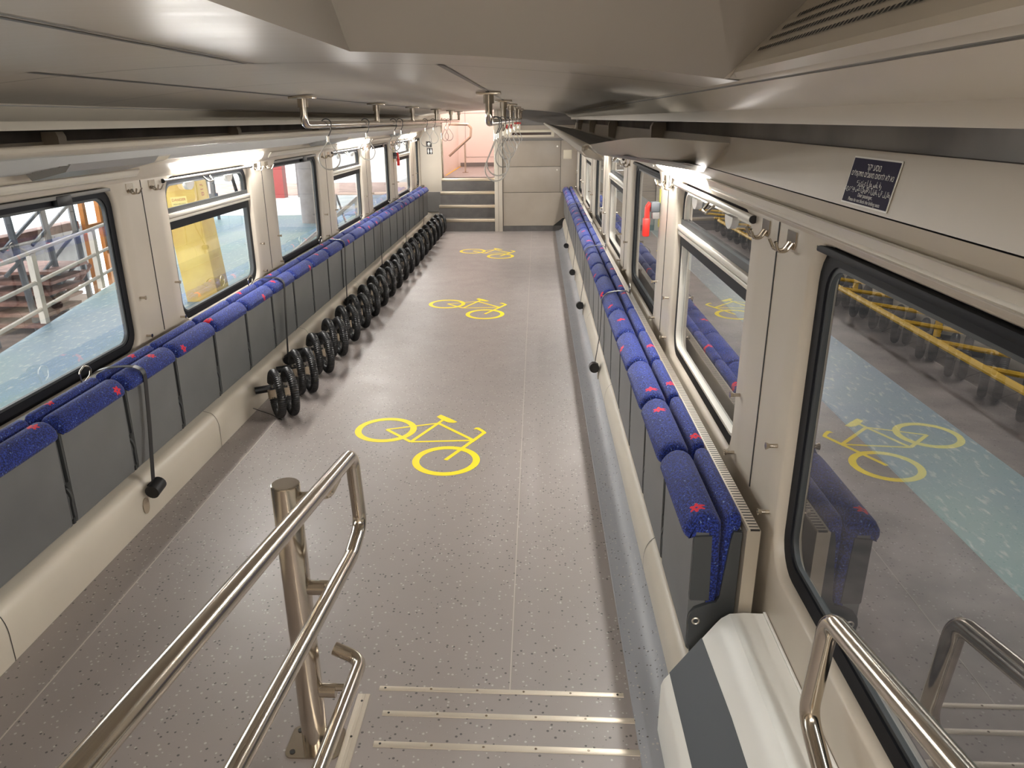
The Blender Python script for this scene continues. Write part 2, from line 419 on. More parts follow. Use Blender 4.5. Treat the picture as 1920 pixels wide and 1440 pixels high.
# ------------------------------------------------------------------ windows
def window(s, a, b, hopper, num, label, ZB):
    w = thing('window_%d' % num, label, 'window', (s * (WX + .028), (a + b) / 2, ZB), 0 if s > 0 else PI, kind='structure')
    # local: +x outward on both sides, y along the car (flipped for left), z up from the sill
    L = (b - a) / 2; Hh = ZT - ZB
    def ring(o0, o1, x0, x1, r0=.10, r1=.07, z0=0, z1=Hh):
        mb = MB()
        A = rrect(-L + o0, L - o0, z0 + o0, z1 - o0, r0); B = rrect(-L + o1, L - o1, z0 + o1, z1 - o1, r1)
        mb.loft([[(x0, *p) for p in A], [(x0, *p) for p in B], [(x1, *p) for p in B], [(x1, *p) for p in A]], closed=True)
        return mb
    sl = -1 if s < 0 else 1
    if not hopper:
        ring(.001, .045, .0, .03).build('rubber_seal', M['rubber'], w)
        ring(.043, .056, .006, .022, .075, .064).build('inner_bead', M['bracket'], w)
        g = MB(); g.quad(*[(.012, y, z) for y, z in ((-L + .04, .04), (L - .04, .04), (L - .04, Hh - .04), (-L + .04, Hh - .04))])
        g.build('glass_pane', M['glass'], w, smooth=0, fix=False)
        r = MB().box((-.028, -L + .03, Hh - .020), (-.008, L - .03, Hh - .002), .004)
        r.build('blind_rail', M['dado'] if s < 0 else M['rubber'], w)
        if s < 0: MB().box((-.032, -.28, Hh - .05), (-.006, -.17, Hh - .004), .006).build('blind_clip', M['black'], w)
    else:
        ring(.001, .040, .0, .03, .10, .075).build('rubber_seal', M['rubber'], w)
        ring(.038, .050, .0, .024, .077, .066).build('inner_frame', M['whitealu'] if s > 0 else M['bracket'], w)
        zt0, zt1 = 1.258 - ZB, 1.325 - ZB
        tb = MB(); tb.box((-.018, -L + .006, 1.272 - ZB), (.014, L - .006, 1.290 - ZB), .004)
        tb.box((-.022, -L + .006, 1.294 - ZB), (.014, L - .006, 1.318 - ZB), .004)
        tr_ = tb.build('transom_bar', M['whitealu'], w)
        MB().box((-.006, -L + .012, 1.318 - ZB), (.012, L - .012, 1.345 - ZB)).build('upper_sash_rail', M['bracket'], w)
        MB().box((-.004, -L + .012, 1.225 - ZB), (.012, L - .012, 1.272 - ZB)).build('lower_gasket', M['rubber'], w)
        g = MB(); g.quad(*[(.016, y, z) for y, z in ((-L + .03, .03), (L - .03, .03), (L - .03, 1.265 - ZB), (-L + .03, 1.265 - ZB))])
        g.build('glass_pane', M['glass'], w, smooth=0, fix=False)
        g = MB(); g.quad(*[(.010, y, z) for y, z in ((-L + .03, 1.3 - ZB), (L - .03, 1.3 - ZB), (L - .03, Hh - .03), (-L + .03, Hh - .03))])
        g.build('glass_pane', M['glass'], w, smooth=0, fix=False)
        for yy in (-.30, .30):
            k = MB(); pts = []
            for j in range(15):
                aa = PI + PI * j / 14; pts.append((yy + .055 * math.cos(aa), Hh - .045 + .045 * math.sin(aa)))
            k.extrude(pts, lambda u, v, t: (t, u, v), -.018, .006)
            k.build('latch', M['white'], w)
        mbl = MB().tube([(-.036, -L - .03, Hh - .012), (-.036, L + .03, Hh - .012)], .012 if s > 0 else .008, 12)
        bl = mbl.build('roller_blind', M['whitealu'] if s > 0 else M['dado'], w)
        for e in (-1, 1):
            MB().cyl((-.036, e * (L + .03), Hh - .012), (-.036, e * (L + .036), Hh - .012), .0125).build('end_cap', M['black'], bl)
        h = MB().tube(fillet([(-.03, -.10 * sl - .05, Hh - .02), (-.06, -.10 * sl - .035, Hh - .055), (-.06, -.10 * sl + .035, Hh - .055), (-.03, -.10 * sl + .05, Hh - .02)], .01), .005, 8)
        h.build('pull_handle', M['steel'], w)
    return w
wn = 1
for i, (a, b) in enumerate(LB):
    hop = (i % 2 == 0) and i < 7
    kindtxt = 'split window with a hinged top pane' if hop else 'single fixed window with a black rubber seal'
    window(-1, a, b, hop, wn, 'left wall %s, %s from the near end' % (kindtxt, ORD[i + 1]), sill(-1, i)); wn += 1
for i, (a, b) in enumerate(RB):
    hop = (i % 2 == 1)
    kindtxt = 'split window with a hinged top pane' if hop else 'single fixed window with a black rubber seal'
    window(1, a, b, hop, wn, 'right wall %s, %s from the near end' % (kindtxt, ORD[i + 1]), sill(1, i)); wn += 1

# ------------------------------------------------------------------ ceiling
mb = MB()
XS = [-1.15 + i * (2.30 / 40) for i in range(41)]
xl = .28                                       # left edge of the raised dome over the stairs
mb.loft([[(x, y, ceil_z(x)) for x in XS] for y in (1.80, YEND)], ring_closed=False)
XL = [x for x in XS if x < xl - .01] + [xl]
mb.loft([[(x, y, ceil_z(x)) for x in XL] for y in (-1.6, 1.80)], ring_closed=False)
XL2 = [x for x in XS if x <= .16]
mb.loft([[(x, y, ceil_z(x)) for x in XL2] for y in (YEND, 13.7)], ring_closed=False)
ceiling = mb.build('ceiling', M['ceil'], kind='structure', smooth=40, fix=False)
mb = MB()
for yy in (2.15, 3.14, 5.85, 8.55, 11.2):
    mb.loft([[(x, yy + d, ceil_z(x) - .0012) for x in XS] for d in (0, .0045)], ring_closed=False)
mb.build('panel_joint', M['recess'], parent=ceiling, smooth=0)
mb = MB()
for xx, y0, y1, wd in ((-.605, 2.0, YEND, .022), (.44, 2.15, YEND, .02), (-.09, -1.5, 2.15, .014), (-.065, -1.5, 2.15, .006)):
    mb.loft([[(xx + d, y, ceil_z(xx + d) - .0018) for d in (-wd / 2, wd / 2)] for y in (y0, y1)], ring_closed=False)
mb.build('mounting_channel', mat('grey_channel', rgb(98, 94, 90), .45), parent=ceiling, smooth=0)

# dome over the stairs: left cheek, slope rising towards the camera, right cheek with vents, all closed above
SL = .62
def slope_z(y, zb): return zb + SL * (1.80 - y)
mb = MB()
zl = ceil_z(xl); zr = ceil_z(1.112)
yt = 1.25
def x_right(z): return 1.12 + (z - 1.89) / 1.3
N = 12; rings = []
for j in range(0, 13):
    t = j / 12; y = 1.80 - t * (1.80 - yt)
    rise = SL * (1.80 - y) * min(1.0, .35 + t * 6)
    xr_ = max(1.112, x_right(zr + rise)) if j else 1.112
    rings.append([(xl + i / N * (xr_ - xl), y, ceil_z(min(1.112, xl + i / N * (xr_ - xl))) + rise) for i in range(N + 1)])
top = rings[-1]
rings.append([(p[0], -1.6, p[2]) for p in top])
mb.loft(rings, ring_closed=False)
dome = mb.build('ceiling_dome', M['dome'], kind='structure', smooth=28, fix=False)
mb = MB()
L_ = [r[0] for r in rings]
mb.loft([[(xl, p[1], ceil_z(xl)) for p in L_], L_], ring_closed=False)
mb.build('left_cheek', M['dome'], parent=dome, smooth=60, fix=False)
R_e = [r[-1] for r in rings]
low0 = [(1.140, p[1], 1.8755) for p in R_e]; low1 = [(1.124, p[1], min(1.888, p[2])) for p in R_e]; fold = [(1.128, p[1], min(1.899, p[2])) for p in R_e]
mb = MB(); mb.loft([low0, low1], ring_closed=False); mb.build('cheek_lip', M['rack'], parent=dome, smooth=0, fix=False)
mb = MB(); mb.loft([low1, fold, R_e], ring_closed=False); mb.build('right_cheek', M['upper'], parent=dome, smooth=0, fix=False)
mb = MB()
nv = Vector((-.793, 0, -.61)) * -1
for dz, ys in ((.038, 1.66), (.055, 1.63), (.071, 1.595), (.088, 1.555)):
    y = ys; z0 = 1.89 + dz - .0012; x0 = x_right(z0) - .0016
    while y > .4:
        mb.loft([[(x0 - dx * .0018 + a_ * .0023, y + b_ * .0042, z0 - dx * .0014 + a_ * .0030) for a_, b_ in ((-1, -1), (1, -1), (1, 1), (-1, 1))] for dx in (0, 1)])
        y -= .0165
mb.build('vent_slots', M['recess'], parent=dome, smooth=0)
# outer car roof, blocks the sky
MB().box((-1.45, -1.7, 2.90), (1.45, 13.72, 2.95)).build('trim_roof', M['depotwall'], kind='structure', smooth=0)
MB().box((-1.45, -1.7, -.1), (1.45, -1.6, 2.95)).build('wall_back', M['wall'], kind='structure', smooth=0)
for s in (-1, 1):
    MB().box((min(s * 1.37, s * 1.45), -1.7, 1.53), (max(s * 1.37, s * 1.45), 13.72, 2.95)).build('trim_shell_%s' % ('left' if s < 0 else 'right'), M['depotwall'], kind='structure', smooth=0)

t = thing('ceiling_lamp', 'square lamp in the raised ceiling over the stairs, behind the camera', 'lamp', (.80, -.95, 2.20))
MB().box((-.35, -.5, 0), (.35, .45, .03)).build('diffuser', M['stairlamp'], t, smooth=0)
# ------------------------------------------------------------------ lamps along both walls
LAMPS = {-1: [(.50, 1.98, 0), (2.1, 3.82, 0), (4.20, 5.68, 1), (5.8, 7.8, 0), (7.90, 9.38, 1), (9.5, 11.5, 0), (11.60, 13.08, 1)],
         1: [(-.85, .50, 1), (.60, 2.85, 0), (2.92, 4.16, 1), (4.3, 6.5, 0), (6.6, 8.0, 1), (8.1, 10.2, 0), (10.3, 11.7, 1)]}
for s in (-1, 1):
    for i, (a, b, lit) in enumerate(LAMPS[s]):
        side = 'left' if s < 0 else 'right'
        on = 'glowing white strip lamp' if lit else 'unlit frosted strip lamp cover'
        t = thing('strip_lamp', '%s above the %s windows, %s lamp section from the near end' % (on, side, ORD[i + 1]), 'lamp', (s * WX, (a + b) / 2, 1.53), 0, 'strip lamps above the %s windows' % side)
        def P(u, y, z): return (-s * u, y - (a + b) / 2, z - 1.53)
        d = .04 if lit else 0
        pr = [(.014, 1.550), (.0225, 1.549), (.0345, 1.5615), (.0435, 1.580), (.036, 1.583)]
        mb = MB(); mb.loft([[P(u, y, z) for u, z in pr] for y in (a + d, b - d)])
        mb.build('diffuser', M['lamp'] if lit else M['lampoff'], t, smooth=0)
        if lit: continue
        mb = MB()
        for (u0, z0) in ((.0205, 1.546), (.0455, 1.584)):
            mb.tube([P(u0, a, z0), P(u0, b, z0)], .0035, 6)
        mb.build('edge_trim', M['alu'], t)

# ------------------------------------------------------------------ seats
def seat_proto():
    t = thing('folding_seat', '', 'seat')
    W = .226
    f = lambda u, v, y: (u, y, v)
    # grey shell
    sh = [(.160, .285), (.196, .272), (.203, .280), (.206, .31), (.211, .65), (.208, .674), (.200, .680), (.160, .678)]
    MB().loft([[f(u, v, y) for u, v in sh] for y in (-W, W)]).build('seat_shell', M['shell'], t, smooth=30)
    # blue pan cushion that wraps over the top edge
    cu = [(.132, .445), (.130, .58), (.126, .672), (.129, .702), (.142, .722), (.162, .734), (.184, .736), (.207, .727), (.225, .709), (.236, .690), (.238, .674), (.233, .662), (.223, .660), (.214, .667), (.212, .677), (.160, .676), (.158, .445)]
    cx, cz = .18, .69
    def ringat(y, k):
        r = []
        for u, v in cu:
            if v > .66: r.append((cx + (u - cx) * k, y, cz + (v - cz) * k if v > .675 else v))
            else: r.append((u, y, v))
        return r
    Wc = .2305
    MB().loft([ringat(-Wc, .70), ringat(-Wc + .006, .85), ringat(-Wc + .016, .95), ringat(-Wc + .030, 1), ringat(Wc - .030, 1), ringat(Wc - .016, .95), ringat(Wc - .006, .85), ringat(Wc, .70)]).build('seat_cushion', M['fabric'], t, smooth=60)
    # back cushion
    bc = [(.100, .450), (.092, .60), (.084, .690), (.078, .700), (.076, .720), (.080, .734), (.092, .742), (.108, .740), (.119, .731), (.124, .71), (.127, .60), (.128, .450)]
    cx2, cz2 = .10, .70
    def r2(y, k): return [(cx2 + (u - cx2) * k, y, cz2 + (v - cz2) * k if v > .66 else v) for u, v in bc]
    MB().loft([r2(-Wc, .8), r2(-Wc + .008, .94), r2(-Wc + .02, 1), r2(Wc - .02, 1), r2(Wc - .008, .94), r2(Wc, .8)]).build('backrest_cushion', M['fabric'], t, smooth=60)
    # dark back shell
    bs = [(.076, .405), (.120, .405), (.112, .452), (.104, .60), (.098, .685), (.076, .69)]
    MB().loft([[f(u, v, y) for u, v in bs] for y in (-W, W)]).build('backrest_shell', M['bracket'], t, smooth=30)
    # side brackets with pivot, visible in the gaps
    br = [(.076, .688), (.100, .690), (.106, .66), (.122, .47), (.130, .452), (.150, .447), (.170, .438), (.190, .428), (.203, .408), (.207, .385), (.203, .36), (.203, .30), (.196, .296), (.194, .268), (.178, .262), (.076, .400)]
    for e in (-1, 1):
        b = MB().loft([[f(u, v, y) for u, v in br] for y in (e * (W + .001), e * (W + .014))]).build('side_bracket', M['bracket'], t, smooth=30)
        MB().loft([[f(u, v, y) for u, v in ((.150, .455), (.158, .455), (.203, .455), (.207, .46), (.208, .668), (.158, .672))] for y in (e * (W + .001), e * (W + .010))]).build('shell_flange', M['bracket'], t, smooth=30)
        MB().torus((.184, e * (W + .0145), .386), (0, 1, 0), .010, .0028, 14, 6).build('pivot_ring', M['alu'], b)
    return t
SP = .4935
seat0 = seat_proto()
first = [True]
motL = {1: (2.468, 't'), 2: (2.962, 'f'), 3: (3.36, 't'), 4: (3.61, 'f'), 5: (4.057, 't'), 6: (4.813, 'f'), 7: (5.125, 't'), 8: (5.886, 'f'), 9: (6.243, 't'), 10: (6.56, 't')}
motR = {0: (1.935, 't'), 1: (2.70, 't'), 2: (2.93, 't'), 3: (3.62, 'f'), 4: (4.07, 't'), 6: (4.868, 'f')}
def place_seat(s, i, yc, label, group, mot):
    o = seat0 if first[0] else copy_tree(seat0); first[0] = False
    o.location = (s * WX, yc, 0); o.rotation_euler = (0, 0, 0 if s < 0 else PI)
    o['label'] = label; o['group'] = group
    y, face = mot.get(i, (yc + random.uniform(-.18, .18), random.choice('tfb')))
    for ch in o.children:
        nm = ch.name.split('.')[0]
        if nm == 'seat_cushion':
            ch['motif_along'] = float((y - yc) * (1 if s < 0 else -1))
            ch['motif_across'] = {'t': -.545, 'f': -.460, 'b': -.515}[face] + random.uniform(-.01, .01)
        elif nm == 'backrest_cushion':
            ch['motif_along'] = float(random.uniform(-.19, .19))
            ch['motif_across'] = random.choice([-.640, -.70, -.3, -.648])
    return o
for i in range(23):
    yend = 2.055 + SP * i; yc = yend - SP / 2
    near = ''
    place_seat(-1, i, yc, 'folded blue seat with dark grey shell, %s from the near end of the left row' % ORD[i + 1], 'folded seats along the left wall', motL)
for i in range(22):
    yc = 1.865 + SP / 2 + .4935 * i
    near = ''
    place_seat(1, i, yc, 'folded blue seat with grey shell, %s from the near end of the right row' % ORD[i + 1], 'folded seats along the right wall', motR)

# ------------------------------------------------------------------ luggage belts
def belt_proto(d):
    t = thing('bicycle_belt', '', 'belt')
    if d > 0: ty, hy = .07, -.05
    else: ty, hy = .20, .16
    path = [(.064, hy, .735), (.085, hy + .02, .752), (.12, hy + .04, .758), (.165, ty - .03, .748), (.205, ty - .01, .742), (.232, ty, .725), (.243, ty, .70), (.242, ty, .665), (.240, ty * .7 - .01, .45), (.252, -.035, .205)]
    MB().ribbon(fillet(path, .03, 3), .032, .0022).build('webbing_strap', M['black'], t)
    off = hy + .30
    h = MB(); h.tube([(a_, b_ + off, c_) for a_, b_, c_ in fillet([(.052, -.36, .70), (.056, -.37, .772), (.060, -.335, .79), (.060, -.29, .77), (.058, -.30, .735), (.054, -.33, .72)], .02, 4, closed=True)], .004, 8, closed=True)
    h.build('snap_hook', M['steel'], t)
    MB().cyl((.258, -.075, .158), (.258, .005, .170), .034, 18).build('reel', M['black'], t)
    MB().box((.228, -.060, .135), (.262, -.010, .190), .006).build('reel_mount', M['black'], t)
    pts = [(.2235, -.085 + .028 * math.cos(2 * PI * k / 18), .093 + .040 * math.sin(2 * PI * k / 18)) for k in range(18)]
    MB().loft([pts, [(p[0] + .003, p[1], p[2]) for p in pts]]).build('fixing_plate', M['plate'], t)
    return t
belt0 = {}
def place_belt(s, y, label, group):
    if s in belt0: o = copy_tree(belt0[s])
    else: o = belt0[s] = belt_proto(-s)
    o.location = (s * WX, y, 0); o.rotation_euler = (0, 0, 0 if s < 0 else PI); o['label'] = label; o['group'] = group
for i, y in enumerate((3.11, 5.14, 6.94, 8.66, 10.37, 12.08)):
    place_belt(-1, y, 'black luggage belt with reel over the left seats, %s belt from the near end' % ORD[i + 1], 'luggage belts on the left row')
for i, y in enumerate((4.90, 6.72, 8.30, 10.15)):
    place_belt(1, y, 'black luggage belt with reel over the right seats, %s belt from the near end' % ORD[i + 1], 'luggage belts on the right row')

# ------------------------------------------------------------------ wheel guides
def guide_proto():
    t = thing('wheel_guide', '', 'bike rack')
    d = Vector((.53, -.848, 0)); nrm = Vector((.848, .53, 0))
    for k, off in enumerate((-.043, .043)):
        c = Vector((0, 0, .164)) + nrm * off + (d * .0)
        pts = []
        n = 120
        for j in range(n + 1):
            a = math.radians(196 + 328 * j / n)
            pts.append(c + d * (.130 * math.cos(a)) + Vector((0, 0, .134 * math.sin(a))))
        MB().tube(pts, .027, 12, rfun=lambda i: .0280 if i % 2 else .0252).build('hose_loop', M['hose'], t)
        a = math.radians(190); p = c + d * (.130 * math.cos(a)) + Vector((0, 0, .134 * math.sin(a)))
        e = math.radians(205); p2 = c + d * (.130 * math.cos(e)) + Vector((0, 0, .134 * math.sin(e)))
        MB().cyl(p + Vector((0, 0, .012)), p2 + Vector((0, 0, -.012)), .031, 14).build('hose_clamp', M['plate'], t)
        MB().tube([p + Vector((0, 0, .03)), p + d * .01 + Vector((0, 0, .042)), p + d * .022 + Vector((0, 0, .03))], .005, 6).build('clamp_screw', M['alu'], t)
    a0 = Vector((0, 0, .15)) - d * .13
    m_ = MB(); m_.tube([a0 - nrm * .055, a0 + nrm * .055], .017, 10)
    m_.tube([a0, a0 + Vector((-.06, .02, -.004)), Vector((-.222, .09, .14))], .024, 10)
    m_.build('bracket', M['black'], t)
    MB().tube([Vector((-.222, .02, .045)), Vector((-.1, .0, .012)), Vector((.0, -.08, .006))], .002, 5).build('tether_wire', M['black'], t)
    return t
g0 = guide_proto()
for i in range(20):
    o = g0 if i == 0 else copy_tree(g0)
    o.location = (-.915, 4.385 + .428 * i, 0); o.rotation_euler = (0, 0, 0)
    o['label'] = 'pair of black ribbed hose hoops holding bicycle wheels, %s pair from the near end' % ORD[i + 1]
    o['group'] = 'wheel guides along the left skirting'

# ------------------------------------------------------------------ floor markings: bicycles
def bike_mesh():
    mb = MB(); TH = .0012
    def ring(c, R, r, n=56):
        A = [(c[0] + R * math.cos(2 * PI * k / n), c[1] + R * math.sin(2 * PI * k / n)) for k in range(n)]
        B = [(c[0] + r * math.cos(2 * PI * k / n), c[1] + r * math.sin(2 * PI * k / n)) for k in range(n)]
        mb.loft([[(x, y, 0.0002) for x, y in A], [(x, y, TH) for x, y in A], [(x, y, TH) for x, y in B], [(x, y, .0002) for x, y in B]], closed=True)
    zc = [TH]
    def bar(p, q, w):
        zc[0] += .00004
        p = Vector((*p, 0)); q = Vector((*q, 0)); t = (q - p).normalized(); n = Vector((-t.y, t.x, 0)) * w / 2
        P = [p + n, p - n, q - n, q + n]
        mb.loft([[(v.x, v.y, .0002) for v in P], [(v.x, v.y, zc[0]) for v in P]])
    def poly(pts):
        zc[0] += .00004
        mb.loft([[(x, y, .0002) for x, y in pts], [(x, y, zc[0]) for x, y in pts]])
    ring((-.220, 4.180), .190, .150); ring((.203, 3.753), .190, .150)
    hub = (-.215, 4.182); bb = (-.036, 4.000); st = (.092, 4.290); hd = (.335, 4.032)
    bar(hub, bb, .022); bar(hub, st, .016); bar(bb, st, .022); bar(bb, hd, .018); bar(st, hd, .022)
    bar(st, (.118, 4.352), .020); bar(hd, (.199, 3.757), .024); bar((.326, 4.01), (.388, 4.142), .024)
    cur = [(.374, 4.128), (.402, 4.135), (.404, 4.150), (.384, 4.186), (.352, 4.226), (.334, 4.226), (.322, 4.200), (.340, 4.201), (.366, 4.172), (.378, 4.150)]
    poly(cur)
    poly([(.068, 4.396), (.090, 4.432), (.150, 4.376), (.210, 4.314), (.190, 4.297), (.150, 4.306), (.112, 4.338)])
    for v in mb.bm.verts: v.co.y -= 4.0
    return mb
b0 = bike_mesh().build('bicycle_marking', M['yellow'], smooth=0)
for i, (y, lab) in enumerate(((4.0, 'large yellow bicycle painted on the floor, nearest the camera'), (7.31, 'yellow bicycle painted on the floor, middle one of three'), (10.57, 'yellow bicycle painted on the floor, nearest the far stairs'))):
    o = b0 if i == 0 else b0.copy()
    if i: COL.objects.link(o)
    o.location = (0, y, 0); tag(o, lab, 'floor marking', 'yellow bicycle floor markings')

# ------------------------------------------------------------------ metal strips on the floor by the stairs
def strip(x0, x1, y, w, label, vert=False):
    t = thing('floor_strip', label, 'metal strip', ((x0 + x1) / 2, y, 0), 0, 'metal strips on the floor')
    L = (x1 - x0) / 2
    mb = MB(); pr = [(-w / 2, .0002), (-w / 2 + .001, .0022), (-w * .2, .003), (w * .2, .003), (w / 2 - .001, .0022), (w / 2, .0002)]
    if vert:
        mb.loft([[(u, v, z) for u, z in pr] for v in (-L, L)])
    else:
        mb.loft([[(v, u, z) for u, z in pr] for v in (-L, L)])
    mb.build('strip_bar', M['strip'], t, smooth=30)
    n = 6
    for k in range(n):
        e = -L + .02 + (2 * L - .04) * k / (n - 1)
        c = (0, e, .0028) if vert else (e, 0, .0028)
        MB().cyl(c, (c[0], c[1], .0036), .004, 10).build('screw', M['recess'] if k in (0, n - 1) else M['steel'], t)
strip(.183, .998, 1.982, .020, 'long bright metal strip across the floor, farthest of three')
strip(.215, 1.044, 1.872, .022, 'long bright metal strip across the floor, middle of three')
strip(.212, 1.047, 1.746, .024, 'long bright metal strip across the floor, nearest of three')
t = thing('floor_strip', 'wide metal strip running lengthways beside the railing post', 'metal strip', (.137, 1.55, 0), 0, 'metal strips on the floor')
MB().loft([[(u, v, z) for u, z in ((-.021, .0002), (-.020, .0026), (-.006, .003), (-.005, .0022), (.005, .0022), (.006, .003), (.020, .0026), (.021, .0002))] for v in (-.40, .402)]).build('strip_bar', M['strip'], t, smooth=20)
for e in (.37, .22, .05, -.12, -.3): MB().cyl((0, e, .0028), (0, e, .0036), .004, 10).build('screw', M['recess'], t)

# ------------------------------------------------------------------ stair railing in the foreground
t = thing('stair_railing', 'brushed steel stair railing with a thick round post and looped rails', 'railing', (.034, 1.742, 0))
def lp(x, y, z): return (x - .034, y - 1.742, z)
mb = MB()
mb.loft([[(a, b, z) for a, b in rrect(-.082, .082, -.062, .062, .022)] for z in (0.0002, .006)])
for (a, b) in ((0, 0),): pass
bp = mb.build('base_plate', M['steel'], t)
for a, b in ((-.06, -.042), (.06, -.042), (-.06, .042), (.06, .042)):
    MB().cyl((a, b, .006), (a, b, .009), .008, 12).torus((a, b, .0085), (0, 0, 1), .007, .0012, 12, 5).build('bolt', M['recess'], bp)
mb = MB(); n = 28
prof = [(.0385, .005), (.0385, .885), (.0378, .889), (.035, .891)]
rings = [[(r * math.cos(2 * PI * k / n), r * math.sin(2 * PI * k / n), z) for k in range(n)] for r, z in prof]
mb.loft(rings).build('post', M['steel'], t)
xr = .178
loop = fillet([(xr, -.9, 1.335), (xr, 1.895, .906), (xr, 1.935, .655), (xr, 1.80, .632), (xr, -.9, .955)], .055, 8)
MB().tube([lp(*p) for p in loop], .0205, 16).build('upper_rail', M['steel'], t)
lowr = fillet([(xr - .085, 1.83, .285), (xr, 1.815, .258), (xr, -.9, .545)], .055, 8)
MB().tube([lp(*p) for p in lowr], .0205, 16).build('lower_rail', M['steel'], t)
for z, yb in ((.845, 1.86), (.565, 1.78), (.205, 1.74)):
    mb = MB(); yy = 1.742
    mb.cyl(lp(.05, yy, z), lp(.115, yy, z), .021, 16)
    mb.tube([lp(*p) for p in fillet([(.10, yy, z + .012), (.150, yy, z + .012), (.172, yy + .02, z + .055)], .025)], .011, 10)
    mb.build('rail_bracket', M['steel'], t)

# right-hand wall handrail in the foreground
t = thing('wall_handrail', 'curved brushed steel handrail fixed under the large right window', 'handrail', (1.285, .9, .5))
xx = 1.283
lo = fillet([(xx, -.9, 1.295), (xx, 1.255, .866), (xx, 1.285, .60), (xx, 1.12, .53), (xx, -.9, .85)], .06, 8)
MB().tube([(p.x - 1.285, p.y - .9, p.z - .5) for p in map(Vector, lo)], .0205, 16).build('rail', M['steel'], t)
for yb, zb in ((.2, 1.055), (-.5, 1.2)):
    MB().tube([(xx - 1.285, yb - .9, zb - .5), (WX - 1.287, yb - .9, zb - .5 - .05)], .009, 10).build('wall_mount', M['steel'], t)

# side cover panel under the big right window
t = thing('side_cover', 'pale grey sloping cover with dark grey front panel at right of the stairs', 'panel', (1.2, 1.0, 0))
pr = [(1.362, .02), (1.362, .455), (1.30, .456), (1.262, .452), (1.240, .436), (1.225, .416), (1.104, .232), (1.090, .212), (1.083, .19), (1.083, .02)]
MB().loft([[(x - 1.2, y - 1.0, z) for x, z in pr] for y in (-1.5, 1.82)]).build('cover_body', M['cover'], t, smooth=25)
a = Vector((1.104, 0, .232)); b = Vector((1.225, 0, .416)); n_ = Vector((-.835, 0, .549))
def sp(u, y, d): 
    p = a + (b - a) * u + n_ * d; return (p.x - 1.2, y - 1.0, p.z)
MB().loft([[sp(u, y, .0015) for u, y in ((.02, 1.821), (.72, 1.821), (.78, 1.5), (.78, -1.4), (.02, -1.4))], [sp(u, y, -.004) for u, y in ((.02, 1.821), (.72, 1.821), (.78, 1.5), (.78, -1.4), (.02, -1.4))]]).build('dark_panel', M['darkpanel'], t, smooth=0)
MB().box((1.355 - 1.2, -2.5, .455), (1.3635 - 1.2, .82, .462), .002).build('edge_strip', M['cover'], t)

